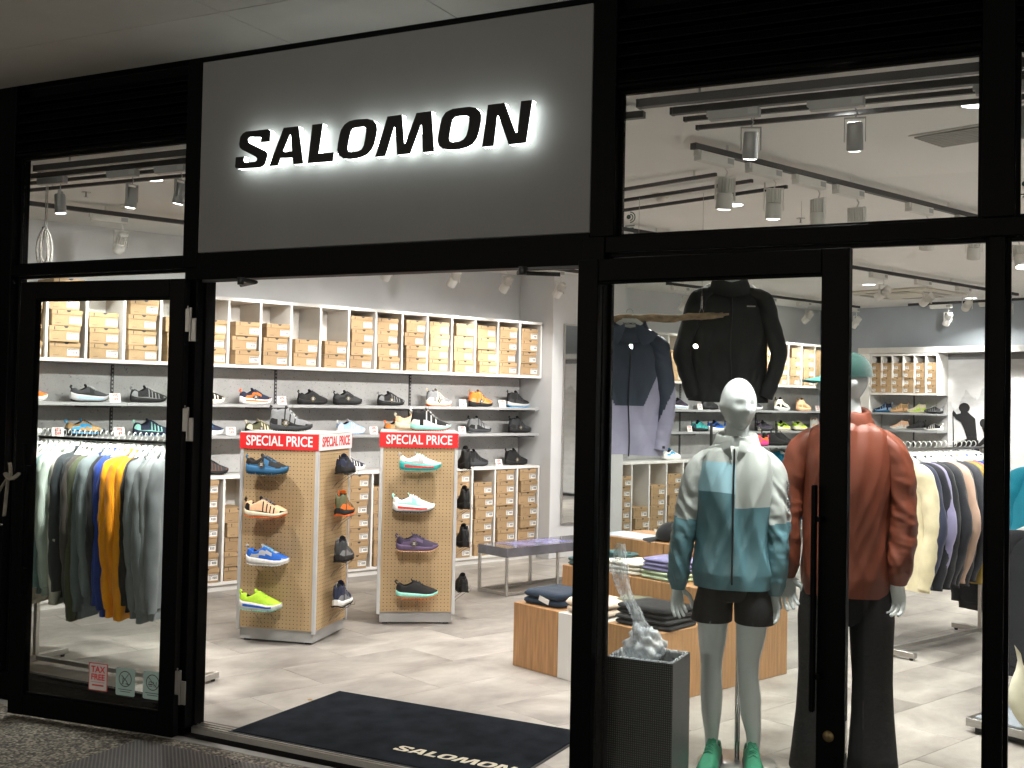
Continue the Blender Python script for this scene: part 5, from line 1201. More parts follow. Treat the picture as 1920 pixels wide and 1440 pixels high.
def cf(q, u):
    edge = .60 - (.32*max(0, abs(u)-.42)/.5 if abs(u) > .42 else 0)
    return 1 if q > edge else 0
jk = big_jacket('jacket', 'navy and lilac hooded jacket on white hanger hung from the driftwood', (-2.448, 6.14, 2.085), rzJ, cf, [navy_j, lilac_j], .70, .196, 1, .02, .60, True, lambda z, x: 1 if z < -.50 + (x-.22)*2.2 else 0)
obj('logo_patch', M().box(.19, .205, -.10, -.098, -.76, -.745), zip_m, jk)
kj = big_jacket('jacket', 'black jacket with white chest mark hanging behind the mannequin head', (-1.985, 6.56, 2.375), rzJ, lambda q, u: 0, [black_j], .68, .222, 2, .10, .58, False)
obj('chest_mark', M().box(.085, .135, -.092, -.088, -.225, -.218), mat('pale_print', (.5, .5, .5), .5), kj)
# ================================================================== MANNEQUINS
man_m = mat('mannequin_gloss', (0.66, 0.70, 0.71), 0.22, 0, .02, 6, coat=.3)
def ell(cx, cy_, cz, rx, ry, n_=28, pw=1.0):
    r_ = []
    for k in range(n_):
        a_ = 2*PI*k/n_; c_, s_ = math.cos(a_), math.sin(a_)
        r_.append((cx+rx*abs(c_)**pw*np.sign(c_), cy_+ry*abs(s_)**pw*np.sign(s_), cz))
    return r_
def g2d(x, z, x0, z0, sx_, sz_): return math.exp(-((x-x0)/sx_)**2-((z-z0)/sz_)**2)
def head_mesh(m_, c, rot, s=1.0, face=True):
    P = []; nr, ns = 44, 60
    Rm = Matrix.Rotation(rot, 3, 'Z')
    for i in range(nr):
        th = PI*(i+.5)/nr; row = []
        for k in range(ns):
            ph = 2*PI*k/ns; d = Vector((math.sin(th)*math.cos(ph), math.sin(th)*math.sin(ph), math.cos(th)))
            x, y, z = d.x*.076, d.y*.097, d.z*.117
            lo = max(0, -z-.005)/.11
            x *= 1-.27*lo**1.3; y *= (1-.06*lo) if y < 0 else (1-.42*lo)
            if y > 0: y *= 1.02+.08*max(0, z)/.1
            if face and y < .02:
                f_ = min(1, max(0, (.02-y)/.05))
                dy = -.022*g2d(x, z, 0, -.026, .010, .017)-.011*g2d(x, z, 0, .0, .009, .028)-.004*g2d(x, z, 0, .03, .05, .014)+.006*g2d(x, z, .030, .002, .017, .014)+.006*g2d(x, z, -.030, .002, .017, .014)
                dy += -.0065*g2d(x, z, 0, -.058, .018, .0045)-.0075*g2d(x, z, 0, -.069, .016, .005)+.004*g2d(x, z, 0, -.0635, .02, .0025)+.004*g2d(x, z, 0, -.082, .02, .006)-.012*g2d(x, z, 0, -.098, .022, .014)
                dy += -.003*g2d(x, z, .046, -.03, .02, .02)-.003*g2d(x, z, -.046, -.03, .02, .02)
                y += dy*f_
            for sd in (-1, 1):
                x += sd*.010*math.exp(-((y-.012)/.014)**2-((z+.008)/.028)**2)*(1 if x*sd > 0.02 else 0)
            q = Rm @ Vector((x, y, z))*s; row.append((c[0]+q.x, c[1]+q.y, c[2]+q.z))
        P.append(row)
    m_.grid(P, 0, False, True, True, flip=False)
    m_.add(P[0], [tuple(range(ns))], 0, True); m_.add(P[-1], [tuple(range(ns))[::-1]], 0, True)
def hand_mesh(m_, wrist, yaw, side, s=1.0, curl=.5, down=0.0):
    """hand hanging down from the wrist; the palm faces the thigh; side=-1/1 picks where the thumb leaves the palm"""
    h = M()
    rg = []
    for (z, rx, ry) in ((.03, .022, .020), (0, .024, .018), (-.025, .033, .017), (-.055, .040, .015), (-.082, .040, .013), (-.092, .034, .010)):
        rg.append(ell(0, 0, z, rx, ry, 16))
    h.loft(rg, 0, True, True)
    for k, (x, L_) in enumerate(((-.030, .066), (-.010, .076), (.011, .072), (.030, .056))):
        xx = x*side*-1; a1, a2, a3 = curl*.5+.06*k, curl*1.2+.08*k, curl*1.7+.08*k
        p0 = Vector((xx, 0, -.076)); p1 = p0+Vector((xx*.10, -math.sin(a1)*L_*.42, -math.cos(a1)*L_*.42)); p2 = p1+Vector((xx*.05, -math.sin(a2)*L_*.32, -math.cos(a2)*L_*.32)); p3 = p2+Vector((0, -math.sin(a3)*L_*.26, -math.cos(a3)*L_*.26))
        h.tube([p0, p0.lerp(p1, .5), p1, p1.lerp(p2, .5), p2, p3, p3+(p3-p2)*.12], [.0095, .0092, .0092, .0085, .0082, .0070, .003], 10)
    t0 = Vector((-.026*side, -.006, -.022)); t1 = t0+Vector((-.028*side, -.018, -.026)); t2 = t1+Vector((-.006*side, -.012, -.030)); t3 = t2+Vector((.006*side, -.008, -.022))
    h.tube([t0, t0.lerp(t1, .5), t1, t2, t3, t3+(t3-t2)*.15], [.014, .0125, .0105, .0095, .0078, .003], 10)
    m_.join(h, Matrix.Translation(wrist) @ Matrix.Rotation(yaw, 4, 'Z') @ Matrix.Rotation(down, 4, 'X') @ Matrix.Scale(s, 4))
def rid(v): return 1-2*abs(noise.noise(v))
def fold_fn(x, y, z, sd, amp):
    th = math.atan2(y, x)
    return amp*(.8*noise.noise(Vector((th*1.1+sd, z*1.8+th*.6, sd)))+.55*rid(Vector((th*1.2+z*2.6+sd, z*1.2, 3)))+.24*rid(Vector((th*2.3-z*5.0, z*2.5+sd, 1))))
def cloth_loft(keys, n_=110, nr=100, sd=1.0, amp=.012, pw=.86, colfn=None):
    """keys: z, cx, cy, rx, ry from top to bottom"""
    K = np.array(keys); zs = np.linspace(0, 1, nr); tq = np.linspace(0, 1, len(K)); rings = []; base = []
    V_ = np.stack([np.interp(zs, tq, K[:, c]) for c in range(5)], 1)
    for _ in range(70): V_[1:-1] = (V_[:-2]+2*V_[1:-1]+V_[2:])/4
    for q, (z, cx, cy_, rx, ry) in zip(zs, V_):
        f_ = min(1, q*6)*min(1, (1-q)*8+.25); r_ = []; e_ = ell(cx, cy_, z, rx, ry, n_, pw)
        for (x, y, zz) in e_:
            d = Vector((x-cx, y-cy_, 0)); L_ = max(d.length, 1e-5); o = fold_fn(x, y, z, sd, amp)*f_
            r_.append((x+d.x/L_*o, y+d.y/L_*o, zz+.4*o))
        rings.append(r_); base.append(e_)
    m_ = M(); m_.loft(rings, 0, False, True, (lambda i, j: colfn(*base[i][j])) if colfn else None)
    m_.add(rings[-1], [tuple(range(n_))[::-1]], colfn(*base[-1][0]) if colfn else 0); m_.add(rings[0], [tuple(range(n_))], colfn(*base[0][0]) if colfn else 0)
    return m_
def sleeve(pts, rad, sd, amp=.010, n_=36, sub=90, colfn=None, sq=1.0):
    tq = np.linspace(0, 1, len(pts)); q = np.linspace(0, 1, sub); P_ = np.array(pts)
    pp_ = np.stack([np.interp(q, tq, P_[:, c]) for c in range(3)], 1)
    for _ in range(16): pp_[1:-1] = (pp_[:-2]+2*pp_[1:-1]+pp_[2:])/4
    m_ = M().tube([tuple(x) for x in pp_], list(np.interp(q, tq, rad)), n_, 0, True)
    v2 = []
    for i, (x, y, z) in enumerate(m_.v[:sub*n_]):
        c = pp_[i//n_]; d = Vector((x-c[0], y-c[1], z-c[2])); L_ = max(d.length, 1e-5); t_ = (i//n_)/(sub-1); f_ = min(1, t_*5)*min(1, (1-t_)*6+.2)
        th_ = math.atan2(y-c[1], x-c[0]); el_ = math.exp(-((t_-.55)/.22)**2)+.8*math.exp(-((t_-.88)/.10)**2); o = amp*f_*(.7*noise.noise(Vector((math.cos(th_)*1.2+sd, math.sin(th_)*1.2, z*5)))+(.35+.55*el_)*rid(Vector((math.cos(th_)*.9+z*6, math.sin(th_)*.9+sd, z*13+th_*.5)))+.25*el_*rid(Vector((th_*.6+sd, z*30, 2))))
        v2.append((x+d.x/L_*o, y+d.y/L_*o, z+d.z/L_*o))
    m_.v = v2+m_.v[sub*n_:] if len(m_.v) > sub*n_ else v2
    # caps share coordinates with first/last ring copies
    if len(m_.v) == sub*n_+2*n_: m_.v[sub*n_:sub*n_+n_] = m_.v[:n_]; m_.v[sub*n_+n_:] = m_.v[(sub-1)*n_:sub*n_]
    if colfn: m_.m = [colfn(*np.mean([m_.v[k] for k in f_], 0)) for f_ in m_.f]
    return m_
# ------------------------------------------------------------------ female mannequin
teal_j = mat('shell_teal', S(84, 120, 130), .34, 0, .05, 8, .15, 240, spec=.5); grey_j = mat('shell_grey', S(172, 176, 174), .38, 0, .04, 8, .15, 240, spec=.5); sky_j = mat('shell_sky', S(150, 188, 202), .36, 0, .04, 8, .15, 240, spec=.5)
blk_cloth = mat('matt_black_cloth', (0.008, 0.008, 0.009), .85, 0, .1, 20, .2, 400, spec=.2)
FM = thing('mannequin', 'white female mannequin in teal and grey hooded jacket and black shorts', 'mannequin', (-1.45, 4.92, 0), math.radians(13))
bd = M()
bd.loft([ell(0, .0, .78, .10, .05), ell(0, 0, .84, .13, .08), ell(0, -.005, .98, .125, .085), ell(0, -.01, 1.15, .145, .095), ell(0, 0, 1.30, .165, .085), ell(0, .005, 1.375, .12, .06), ell(0, .005, 1.41, .058, .052), ell(0.002, 0, 1.46, .050, .050), ell(.006, -.006, 1.52, .050, .052), ell(.008, -.01, 1.56, .045, .05)], 0)
head_mesh(bd, (.008, -.018, 1.585), math.radians(26))
for (s_, hx, kx, ax, yk) in ((-1, -.088, -.092, -.088, -.012), (1, .078, .066, .092, -.018)):
    ks = [(.74, hx, 0, .055), (.66, hx*1.02, -.005, .070), (.55, (hx+kx)/2, -.008, .060), (.49, kx, yk, .050), (.45, kx, yk, .047), (.40, kx, yk*.6, .046), (.32, (kx*1.4+ax*.6)/2, .006, .049), (.24, (kx+ax)/2, .008, .044), (.15, ax, .010, .031), (.09, ax, .012, .026), (.05, ax, .004, .030)]
    tq = np.linspace(0, 1, len(ks)); K = np.array(ks); rg = []
    for q in np.linspace(0, 1, 34):
        z, x, y, r = [float(np.interp(q, tq, K[:, c])) for c in range(4)]; rg.append(ell(x, y, z, r, r*1.06, 22))
    bd.loft(rg, 0)
hand_mesh(bd, (-.244, -.02, .785), .9, -1, .95, .35); hand_mesh(bd, (.174, -.02, .782), -.9, 1, .95, .40)
obj('body', bd, man_m, FM)
def fcol(x, y, z):
    if x > .0: return 1 if z > 1.145 else 0
    if z > 1.335: return 1
    return 2 if z > 1.205 else 0
jt = cloth_loft([(1.42, 0, .005, .070, .062), (1.395, 0, .005, .115, .078), (1.35, 0, .002, .142, .088), (1.29, 0, -.004, .152, .098), (1.18, 0, -.008, .150, .106), (1.05, .0, -.006, .140, .100), (.95, 0, -.002, .146, .104), (.87, 0, 0, .162, .112), (.79, 0, 0, .170, .116)], 130, 130, 2.3, .025, .9, fcol)
obj('jacket_body', jt, [teal_j, grey_j, sky_j], FM)
def scf(x, y, z): return 1 if z > 1.085+.15*(abs(x)-.22) else 0
obj('jacket_sleeve', sleeve([(-.08, 0, 1.362), (-.125, 0, 1.348), (-.165, -.004, 1.305), (-.188, -.008, 1.21), (-.205, -.012, 1.10), (-.222, -.02, 1.0), (-.234, -.03, .90), (-.240, -.024, .82), (-.242, -.02, .772)], [.028, .040, .046, .047, .045, .044, .042, .038, .031], 1.1, .014, 36, 120, scf), [teal_j, grey_j, sky_j], FM)
obj('jacket_sleeve', sleeve([(.08, 0, 1.362), (.125, 0, 1.348), (.162, -.004, 1.305), (.178, -.008, 1.21), (.184, -.012, 1.10), (.186, -.02, 1.0), (.180, -.03, .90), (.176, -.024, .82), (.174, -.02, .770)], [.028, .040, .046, .047, .045, .044, .042, .038, .031], 4.7, .014, 36, 120, scf), [teal_j, grey_j, sky_j], FM)
cr = []
for i, (z, rx, ry, yo) in enumerate(((1.352, .128, .092, .012), (1.39, .112, .086, .012), (1.425, .096, .078, .008), (1.455, .088, .074, .004), (1.462, .080, .066, .002), (1.44, .070, .056, .0), (1.40, .066, .05, 0))):
    cr.append([(rx*math.cos(t_)+.006*noise.noise(Vector((t_*3, z*20, 1))), yo+ry*math.sin(t_)*(1.15 if math.sin(t_) > 0 else 1)+.006*noise.noise(Vector((t_*3, z*20, 5))), z-.018*max(0, -math.sin(t_))**3+.006*math.sin(t_*3)) for t_ in np.linspace(0, 2*PI, 49)[:-1]])
obj('hood', M().loft(cr, 0, False, True), grey_j, FM)
for s_ in (-1, 1):
    P = []
    for i in range(12):
        q = i/11; P.append([(s_*(.022+.118*q-.012*u_), -.098+.055*q+.01*math.sin(q*PI)-.012*math.sin(u_*PI), 1.432-.052*q-.085*u_*(1-.5*q)+.012*noise.noise(Vector((q*3, u_*3, s_*3)))) for u_ in np.linspace(0, 1, 10)])
    obj('hood_flap', M().grid(P, 0, flip=(s_ > 0)), grey_j, FM)
zf = [(0.0, -.128, z) for z in np.linspace(1.40, .818, 30)]
zp = []
for z in np.linspace(1.395, .818, 40):
    cand = [v for v in jt.v if abs(v[2]-z) < .012 and abs(v[0]) < .012 and v[1] < 0]
    y = min([v[1] for v in cand]) if cand else -.12
    zp.append((-.002, y-.002, z))
obj('zip', M().tube(zp, .0042, 6), zip_m, FM)
obj('sleeve_lettering', text_mesh('SALOMON', .028, .0003, .0004), ink, FM, (.228, -.062, 1.20), (PI/2, PI/2-.05, .55))
sh = M()
sh.loft([ell(0, 0, .90, .10, .07, 40), ell(0, 0, .86, .115, .076, 40), ell(0, 0, .80, .142, .090, 40), ell(0, 0, .755, .146, .094, 40), ell(0, 0, .735, .11, .08, 40)], 0, True, True)
for (s_, cx_) in ((-1, -.084), (1, .082)):
    rg = []
    for (z, w_, dx) in ((.82, .052, 0), (.785, .074, -.002*s_), (.72, .084, .004*s_), (.645, .088, .010*s_), (.642, .081, .010*s_), (.66, .078, .008*s_)):
        rg.append([(x+.004*noise.noise(Vector((x*20, y*20, z*10))), y, zz) for x, y, zz in ell(cx_+dx, .0, z, w_, .102 if z < .75 else .084, 36, .85)])
    sh.loft(rg, 0, False, True)
obj('shorts', sh, blk_cloth, FM)
st = thing('mannequin_stand', 'chrome pole and glass base of the female mannequin', 'stand', (-1.452, 5.01, 0))
obj('pole', M().lathe([(.0125, .012), (.0125, .80), (0, .80)], 20), chrome, st); obj('base_plate', M().lathe([(0, .001), (.17, .001), (.172, .006), (.17, .012), (0, .012)], 40), mat('dull_steel_plate', (.5, .5, .5), .3, .8), st)
for (x, lb_, yw) in ((-.088, 'left', -.10), (.092, 'right', .12)):
    q = FM.matrix_basis @ Vector((x, -.05, 0)) if False else Vector((-1.45, 4.92, 0))+Matrix.Rotation(math.radians(13), 3, 'Z') @ Vector((x, -.055, 0))
    shoe((q.x, q.y, .0045+.012*0), math.radians(13)-PI/2+yw, 'trail', ('forest', 'forest', 'dgrey', 'black', 'forest'), 'green shoe on the %s foot of the female mannequin' % lb_, 'green shoes of the mannequin')
# ------------------------------------------------------------------ male mannequin
rust = mat('shell_rust', S(98, 48, 31), .5, 0, .05, 8, .15, 240, spec=.4)
MMn = thing('mannequin', 'white male mannequin in rust brown jacket, black trousers and green cap', 'mannequin', (-1.005, 5.07, 0), math.radians(8))
bd = M()
bd.loft([ell(0, 0, .76, .10, .06), ell(0, 0, .82, .13, .09), ell(0, 0, .95, .15, .105), ell(0, 0, 1.2, .18, .115), ell(0, 0, 1.38, .19, .10), ell(0, .005, 1.46, .13, .075), ell(0, 0, 1.52, .064, .062), ell(-.004, -.004, 1.60, .060, .062), ell(-.008, -.008, 1.66, .055, .06)], 0)
head_mesh(bd, (-.014, -.014, 1.695), math.radians(-62), 1.06)
for (hx, ax) in ((-.10, -.125), (.105, .125)):
    rg = []
    for q in np.linspace(0, 1, 14): rg.append(ell(hx*(1-q)+ax*q, 0, .78-.72*q, .060-.03*q, .06-.03*q, 20))
    bd.loft(rg, 0)
hand_mesh(bd, (-.244, -.03, .855), .5, -1, 1.1, .55); hand_mesh(bd, (.212, -.03, .855), -.6, 1, 1.1, .75)
obj('body', bd, man_m, MMn)
jt = cloth_loft([(1.53, 0, .005, .080, .075), (1.495, 0, .005, .130, .09), (1.45, 0, .002, .165, .098), (1.38, 0, -.004, .176, .110), (1.25, 0, -.008, .174, .118), (1.10, 0, -.006, .168, .114), (.98, 0, -.002, .170, .116), (.88, 0, 0, .178, .122), (.78, 0, 0, .182, .122)], 130, 130, 7.9, .024, .88)
obj('jacket_body', jt, rust, MMn)
obj('jacket_sleeve', sleeve([(-.09, 0, 1.46), (-.15, 0, 1.445), (-.20, -.004, 1.39), (-.226, -.01, 1.27), (-.238, -.015, 1.15), (-.242, -.03, 1.04), (-.244, -.045, .95), (-.244, -.036, .89), (-.244, -.03, .845)], [.033, .046, .054, .055, .053, .052, .050, .045, .037], 2.1, .011, 36, 120), rust, MMn)
obj('jacket_sleeve', sleeve([(.09, 0, 1.46), (.15, 0, 1.445), (.20, -.004, 1.39), (.224, -.01, 1.27), (.234, -.015, 1.15), (.232, -.03, 1.04), (.224, -.045, .95), (.216, -.036, .89), (.212, -.03, .845)], [.033, .046, .054, .055, .053, .052, .050, .045, .037], 8.4, .011, 36, 120), rust, MMn)
cr = []
for (z, rx, ry, yo) in ((1.445, .15, .105, .01), (1.49, .128, .098, .01), (1.53, .106, .09, .006), (1.565, .094, .082, .004), (1.575, .084, .072, .002), (1.55, .076, .064, 0), (1.50, .072, .058, 0)):
    cr.append([(rx*math.cos(t_)+.006*noise.noise(Vector((t_*3, z*20, 7))), yo+ry*math.sin(t_)+.006*noise.noise(Vector((t_*3, z*20, 9))), z+.012*math.sin(t_)+.005*math.sin(t_*3)) for t_ in np.linspace(0, 2*PI, 49)[:-1]])
obj('collar', M().loft(cr, 0, False, True), rust, MMn)
obj('pocket_slit', M().box(.115, .119, -.128, -.118, .955, 1.085).xf(Matrix.Rotation(-.12, 4, 'Y')), zip_m, MMn)
tr_ = M()
tr_.loft([ell(0, 0, .92, .17, .11, 40), ell(0, 0, .84, .178, .115, 40), ell(0, 0, .74, .176, .112, 40), ell(0, 0, .68, .14, .10, 40), ell(0, 0, .655, .08, .07, 40)], 0, True, True)
for (s_, hx, ax) in ((-1, -.104, -.122), (1, .106, .118)):
    rg = []
    for (z, w_, q) in ((.86, .070, 0), (.78, .088, 0), (.68, .094, .1), (.55, .088, .3), (.42, .083, .5), (.28, .088, .7), (.12, .100, .9), (.03, .108, 1), (.028, .09, 1)):
        cx_ = hx*(1-q)+ax*q; rg.append([(x+fold_fn(x, y, z, 3+s_, .006), y+fold_fn(x, y, z, 5+s_, .006), zz) for x, y, zz in ell(cx_, .0, z, w_, w_*1.08, 36, .9)])
    tr_.loft(rg, 0, True, True)
obj('trousers', tr_, blk_cloth, MMn)
hcol = cloth((28, 92, 84))
ck = cap((0, 0, 0), 0, (11, 46, 41), (48, 108, 102), 'dark green flat cap with pale brim on the male mannequin', False, 1.06)
ck['group'] = 'caps'; del ck['group']
ck.location = MMn.matrix_basis @ Vector((0, 0, 0)) if False else Vector((-1.005, 5.07, 0))+Matrix.Rotation(math.radians(8), 3, 'Z') @ Vector((-.002, -.010, 1.712))
ck.rotation_euler = (0, 0.04, math.radians(8-90-72))
# ================================================================== CEILING: TRACKS, SPOTLIGHTS, DOWNLIGHTS
trk = mat('black_track', (0.012, 0.012, 0.014), .45, 0, .1)
grey_spot = mat('grey_spot_body', (0.30, 0.30, 0.30), .4, .2, .03); white_spot = mat('white_spot_body', (0.68, 0.67, 0.64), .4, 0, .03)
lens_m = mat('lit_lens', (1.0, .96, .9), .3, emit=12.0)
def track(label, p0, p1, w_=.034, h_=.03, z=TRZ, name='lighting_track', cat='lighting track'):
    p0 = Vector(p0); p1 = Vector(p1); d = p1-p0
    t = thing(name, label, cat, (p0.x, p0.y, z), math.atan2(d.y, d.x))
    obj('rail', M().box(0, d.length, -w_/2, w_/2, -h_, -.0005, 0, .002), trk, t)
    for x_ in np.arange(.25, d.length, 1.1): obj('ceiling_mount', M().box(x_-.004, x_+.004, -.004, .004, -.0005, CEIL-TRZ), white_paint, t)
    obj('end_cap', M().box(-.012, -.0005, -w_/2-.001, w_/2+.001, -h_-.001, -.001), trk, t)
    return t
def fins():
    m_ = M()
    m_.lathe([(0, .062), (.024, .062), (.026, .058), (.026, .0), (0.0, .0)], 20)
    for k in range(14):
        a_ = 2*PI*k/14; q = M().box(.022, .0315, -.0016, .0016, .004, .058); m_.join(q, Matrix.Rotation(a_, 4, 'Z'))
    return m_
body_fin = fins().mesh('heat_sink')
drum = M().lathe([(0, 0), (.031, 0), (.032, -.004), (.034, -.060), (.034, -.064), (.029, -.064), (.027, -.05)], 24).mesh('lamp_drum')
lens = M().lathe([(0, -.0685), (.018, -.0675), (.0275, -.0645)], 20).mesh('lens')
cyl = M().lathe([(0, .045), (.026, .045), (.030, .038), (.032, -.06), (.030, -.064), (.027, -.060), (.026, -.05)], 24).mesh('lamp_cylinder')
yoke = M().box(-.041, -.038, -.008, .008, -.03, .062).box(.038, .041, -.008, .008, -.03, .062).box(-.041, .041, -.008, .008, .060, .064).tube([(0, 0, .062), (.01, 0, .085), (0, 0, .10)], .003, 6).mesh('yoke')
drv = M().box(-.105, .105, -.019, .019, -.040, -.002, 0, .002).box(.06, .10, -.0195, -.019, -.030, -.008, 1).mesh('driver_box')
clampm = M().box(-.115, -.10, -.012, .012, -.022, .002).mesh('track_clip')
NS = [0]
def spot(label, p, rz, aim, power=60, cone=46, style='fin', z=TRZ-.03, group='track spotlights', col=(1.0, .96, .905), drop=.115, blend=.8, lit_=True):
    t = thing('track_spotlight', label, 'spotlight', (p[0], p[1], z), 0, group)
    bm_ = white_spot if style == 'fin' else grey_spot
    obj('driver_box', drv, [bm_, shelf_m], t, rot=(0, 0, rz)); obj('track_clip', clampm, bm_, t, rot=(0, 0, rz))
    off = Matrix.Rotation(rz, 3, 'Z') @ Vector((.07, 0, 0)); c = Vector((off.x, off.y, -drop-.03))
    d = (Vector(aim)-(t.location+c)).normalized(); yaw = math.atan2(d.y, d.x)-PI/2
    q = d.to_track_quat('-Z', 'Y').to_euler()
    obj('yoke', yoke, bm_, t, (c.x, c.y, c.z), (0, 0, yaw))
    if style == 'fin':
        h = obj('lamp_head', drum, bm_, t, c, q); obj('heat_sink', body_fin, bm_, h)
    else: h = obj('lamp_head', cyl, bm_, t, c, q)
    obj('lens', lens, lens_m, h)
    if lit_:
        L_ = bpy.data.lights.new('spot_lamp', 'SPOT'); L_.energy = power; L_.spot_size = math.radians(cone); L_.spot_blend = blend; L_.shadow_soft_size = .03; L_.color = col
        o = bpy.data.objects.new('spot_lamp', L_); COL.objects.link(o); o.parent = h; o.location = (0, 0, -.078)
    if style == 'fin': t.scale = (1.22,)*3
    NS[0] += 1
    return t
KP = 1.75
# wall-wash track along the shoe wall
track('long black track along the left shoe wall', G(-4.0, .66), G(2.0, .66)); track('black track along the far shoe wall', G(3.3, .62), G(6.95, .62))
for i, (al, za, pw) in enumerate(((-3.35, 1.9, 26), (-2.62, 1.95, 60), (-1.90, 2.0, 38), (-1.15, 2.0, 26), (-.35, 2.0, 26), (.35, 2.0, 26), (.95, 1.95, 60), (1.62, 2.0, 26))):
    q = G(al, .66); spot('white spotlight aimed at the left shoe wall, %s along its track' % ORD[i], q, RA, G(al+.12, -.02, za), pw*KP, 78)
for i, (al, za, pw) in enumerate(((3.5, 1.9, 35), (4.25, 1.9, 40), (5.05, 1.9, 45), (5.75, 2.1, 70), (6.35, 2.1, 70), (6.8, 1.9, 40))):
    q = G(al, .62); spot('white spotlight aimed at the far shoe wall, %s along its track' % ORD[i], q, RA, G(al+.1, -.02, za), pw*KP, 78)
# track over the stepped plinths and rack
track('black track running inwards above the right window', G(-1.55, 4.91), G(3.6, 4.91))
for i, (al, aim, pw) in enumerate(((-1.40, (-1.9, 5.7, .4), 60), (-1.0, (-1.62, 6.0, .0), 35), (-.60, (-1.35, 6.2, 0), 45), (-.22, (-1.2, 6.8, 0), 35), (.55, (-1.1, 7.9, .9), 80), (1.15, (-.9, 8.5, .9), 80), (1.8, (-.2, 7.6, .6), 60), (2.6, (-1.0, 9.6, .4), 60))):
    q = G(al, 4.91); spot('white finned spotlight, %s on the track above the right window' % ORD[i], q, RA, aim, pw*KP, 56)
track('black track down the middle of the shop ceiling', G(-3.0, 2.85), G(6.4, 2.85))
for i, (al, za) in enumerate(((-2.6, 1.45), (-1.9, 1.25), (-1.2, 1.45), (-.5, 1.2), (.15, 1.4))):
    q = G(al, 2.85); spot('white spotlight hidden above the entrance, %s on the middle track, lighting shoes' % ORD[i], q, RA, G(al+.1, -.1, za), 80*KP, 60)
for i, (al, aim, pw) in enumerate(((.7, G(.9, -.1, 1.3), 88), (1.6, G(1.7, -.1, 1.3), 88), (2.9, (-2.6, 10.4, 0), 60), (3.6, G(4.4, -.1, 1.2), 88), (4.4, G(5.6, -.1, 1.2), 88), (5.2, G(7.2, 1.2, 1.9), 90), (6.1, G(7.3, 2.2, 1.3), 110))):
    q = G(al, 2.85); spot('white spotlight, %s on the middle ceiling track' % ORD[i], q, RA, aim, pw*KP, 54)
track('short black track before the back wall', G(6.95, 1.3), G(6.95, 4.6))
for i, (be, aim) in enumerate(((1.7, G(7.4, 1.1, 1.7)), (2.3, G(7.4, 2.4, 1.4)), (3.3, G(7.4, 3.2, 1.4)))):
    q = G(6.95, be); spot('white spotlight, %s before the back wall' % ORD[i], q, RB, aim, 45*KP, 60)
# front tracks behind the glass
track('thick black curtain box rail behind the right window', (-1.70, 4.345), (.9, 4.345), .042, .034, name='ceiling_rail', cat='rail')
track('thick black rail behind the left window', (-5.25, 4.36), (-3.95, 4.36), .042, .034, name='ceiling_rail', cat='rail')
track('front lighting track behind the right window', (-1.62, 4.52), (.9, 4.52)); track('front lighting track behind the sign and left window', (-5.6, 4.52), (-1.75, 4.52))
for k, y in enumerate((4.685, 4.85)):
    track('thin black ceiling rail behind the right window, %s one' % ('nearer', 'farther')[k], (-1.62, y), (.9, y), .022, .02, name='ceiling_rail', cat='rail')
    track('thin black ceiling rail behind the left window, %s one' % ('nearer', 'farther')[k], (-5.95, y), (-3.9, y), .022, .02, name='ceiling_rail', cat='rail')
for k in range(3):
    e_ = (-1.87+.13*k, 5.90+.24*k); d_ = BV*-1.0
    track('thin hanging rail above the driftwood, %s of three' % ORD[k], (e_[0]+d_.x*1.5, e_[1]+d_.y*1.5), e_, .02, .02, name='ceiling_rail', cat='rail')
for i, (x, aim, pw) in enumerate(((-1.36, (-1.45, 4.85, 1.15), 55), (-.95, (-.96, 5.0, 1.2), 45), (-.34, (-.3, 6.2, .2), 60), (.25, (-.1, 6.9, .9), 60))):
    spot('grey cylindrical spotlight, %s behind the right window' % ORD[i], (x, 4.52), 0, aim, pw*KP, 50, 'cyl')
for i, (x, aim, pw) in enumerate(((-5.32, (-5.15, 4.6, .9), 60), (-4.77, (-4.95, 4.5, .9), 70), (-4.42, (-4.75, 4.5, .9), 70), (-3.80, (-4.85, 4.55, .75), 75), (-3.50, (-4.7, 4.5, .5), 75), (-3.20, (-4.75, 5.9, .7), 80), (-2.85, (-4.3, 6.9, .7), 70), (-2.45, (-3.1, 5.3, 0), 25), (-2.0, (-2.6, 6.1, .3), 55))):  # heads behind the sign are unseen, added to light garments, towers and entrance
    spot('grey cylindrical spotlight, %s on the front left track' % ORD[i], (x, 4.52), 0, aim, pw*KP, 50, 'cyl')
# unseen tracks and spotlights added in the right half to brighten ceiling and room
track('added unseen black track over the right half of the shop floor', (1.6, 4.7), (2.6, 9.5)); track('second added unseen black track over the right half of the shop', (.2, 9.6), (1.6, 12.6))
for i in range(7):
    x = 1.65+.14*i; y = 4.95+.68*i
    spot('unseen white spotlight added over the right half to brighten the ceiling, %s inwards' % ORD[i], (x, y), math.radians(78), (x-.2+.4*(i % 3), y+.3, 0), 190*KP, 95)
for i in range(4):
    x = .3+.32*i; y = 9.8+.7*i
    spot('unseen white spotlight added deep in the right half to brighten the ceiling, %s inwards' % ORD[i], (x, y), math.radians(65), (x+.1, y+.2, 0), 190*KP, 95)
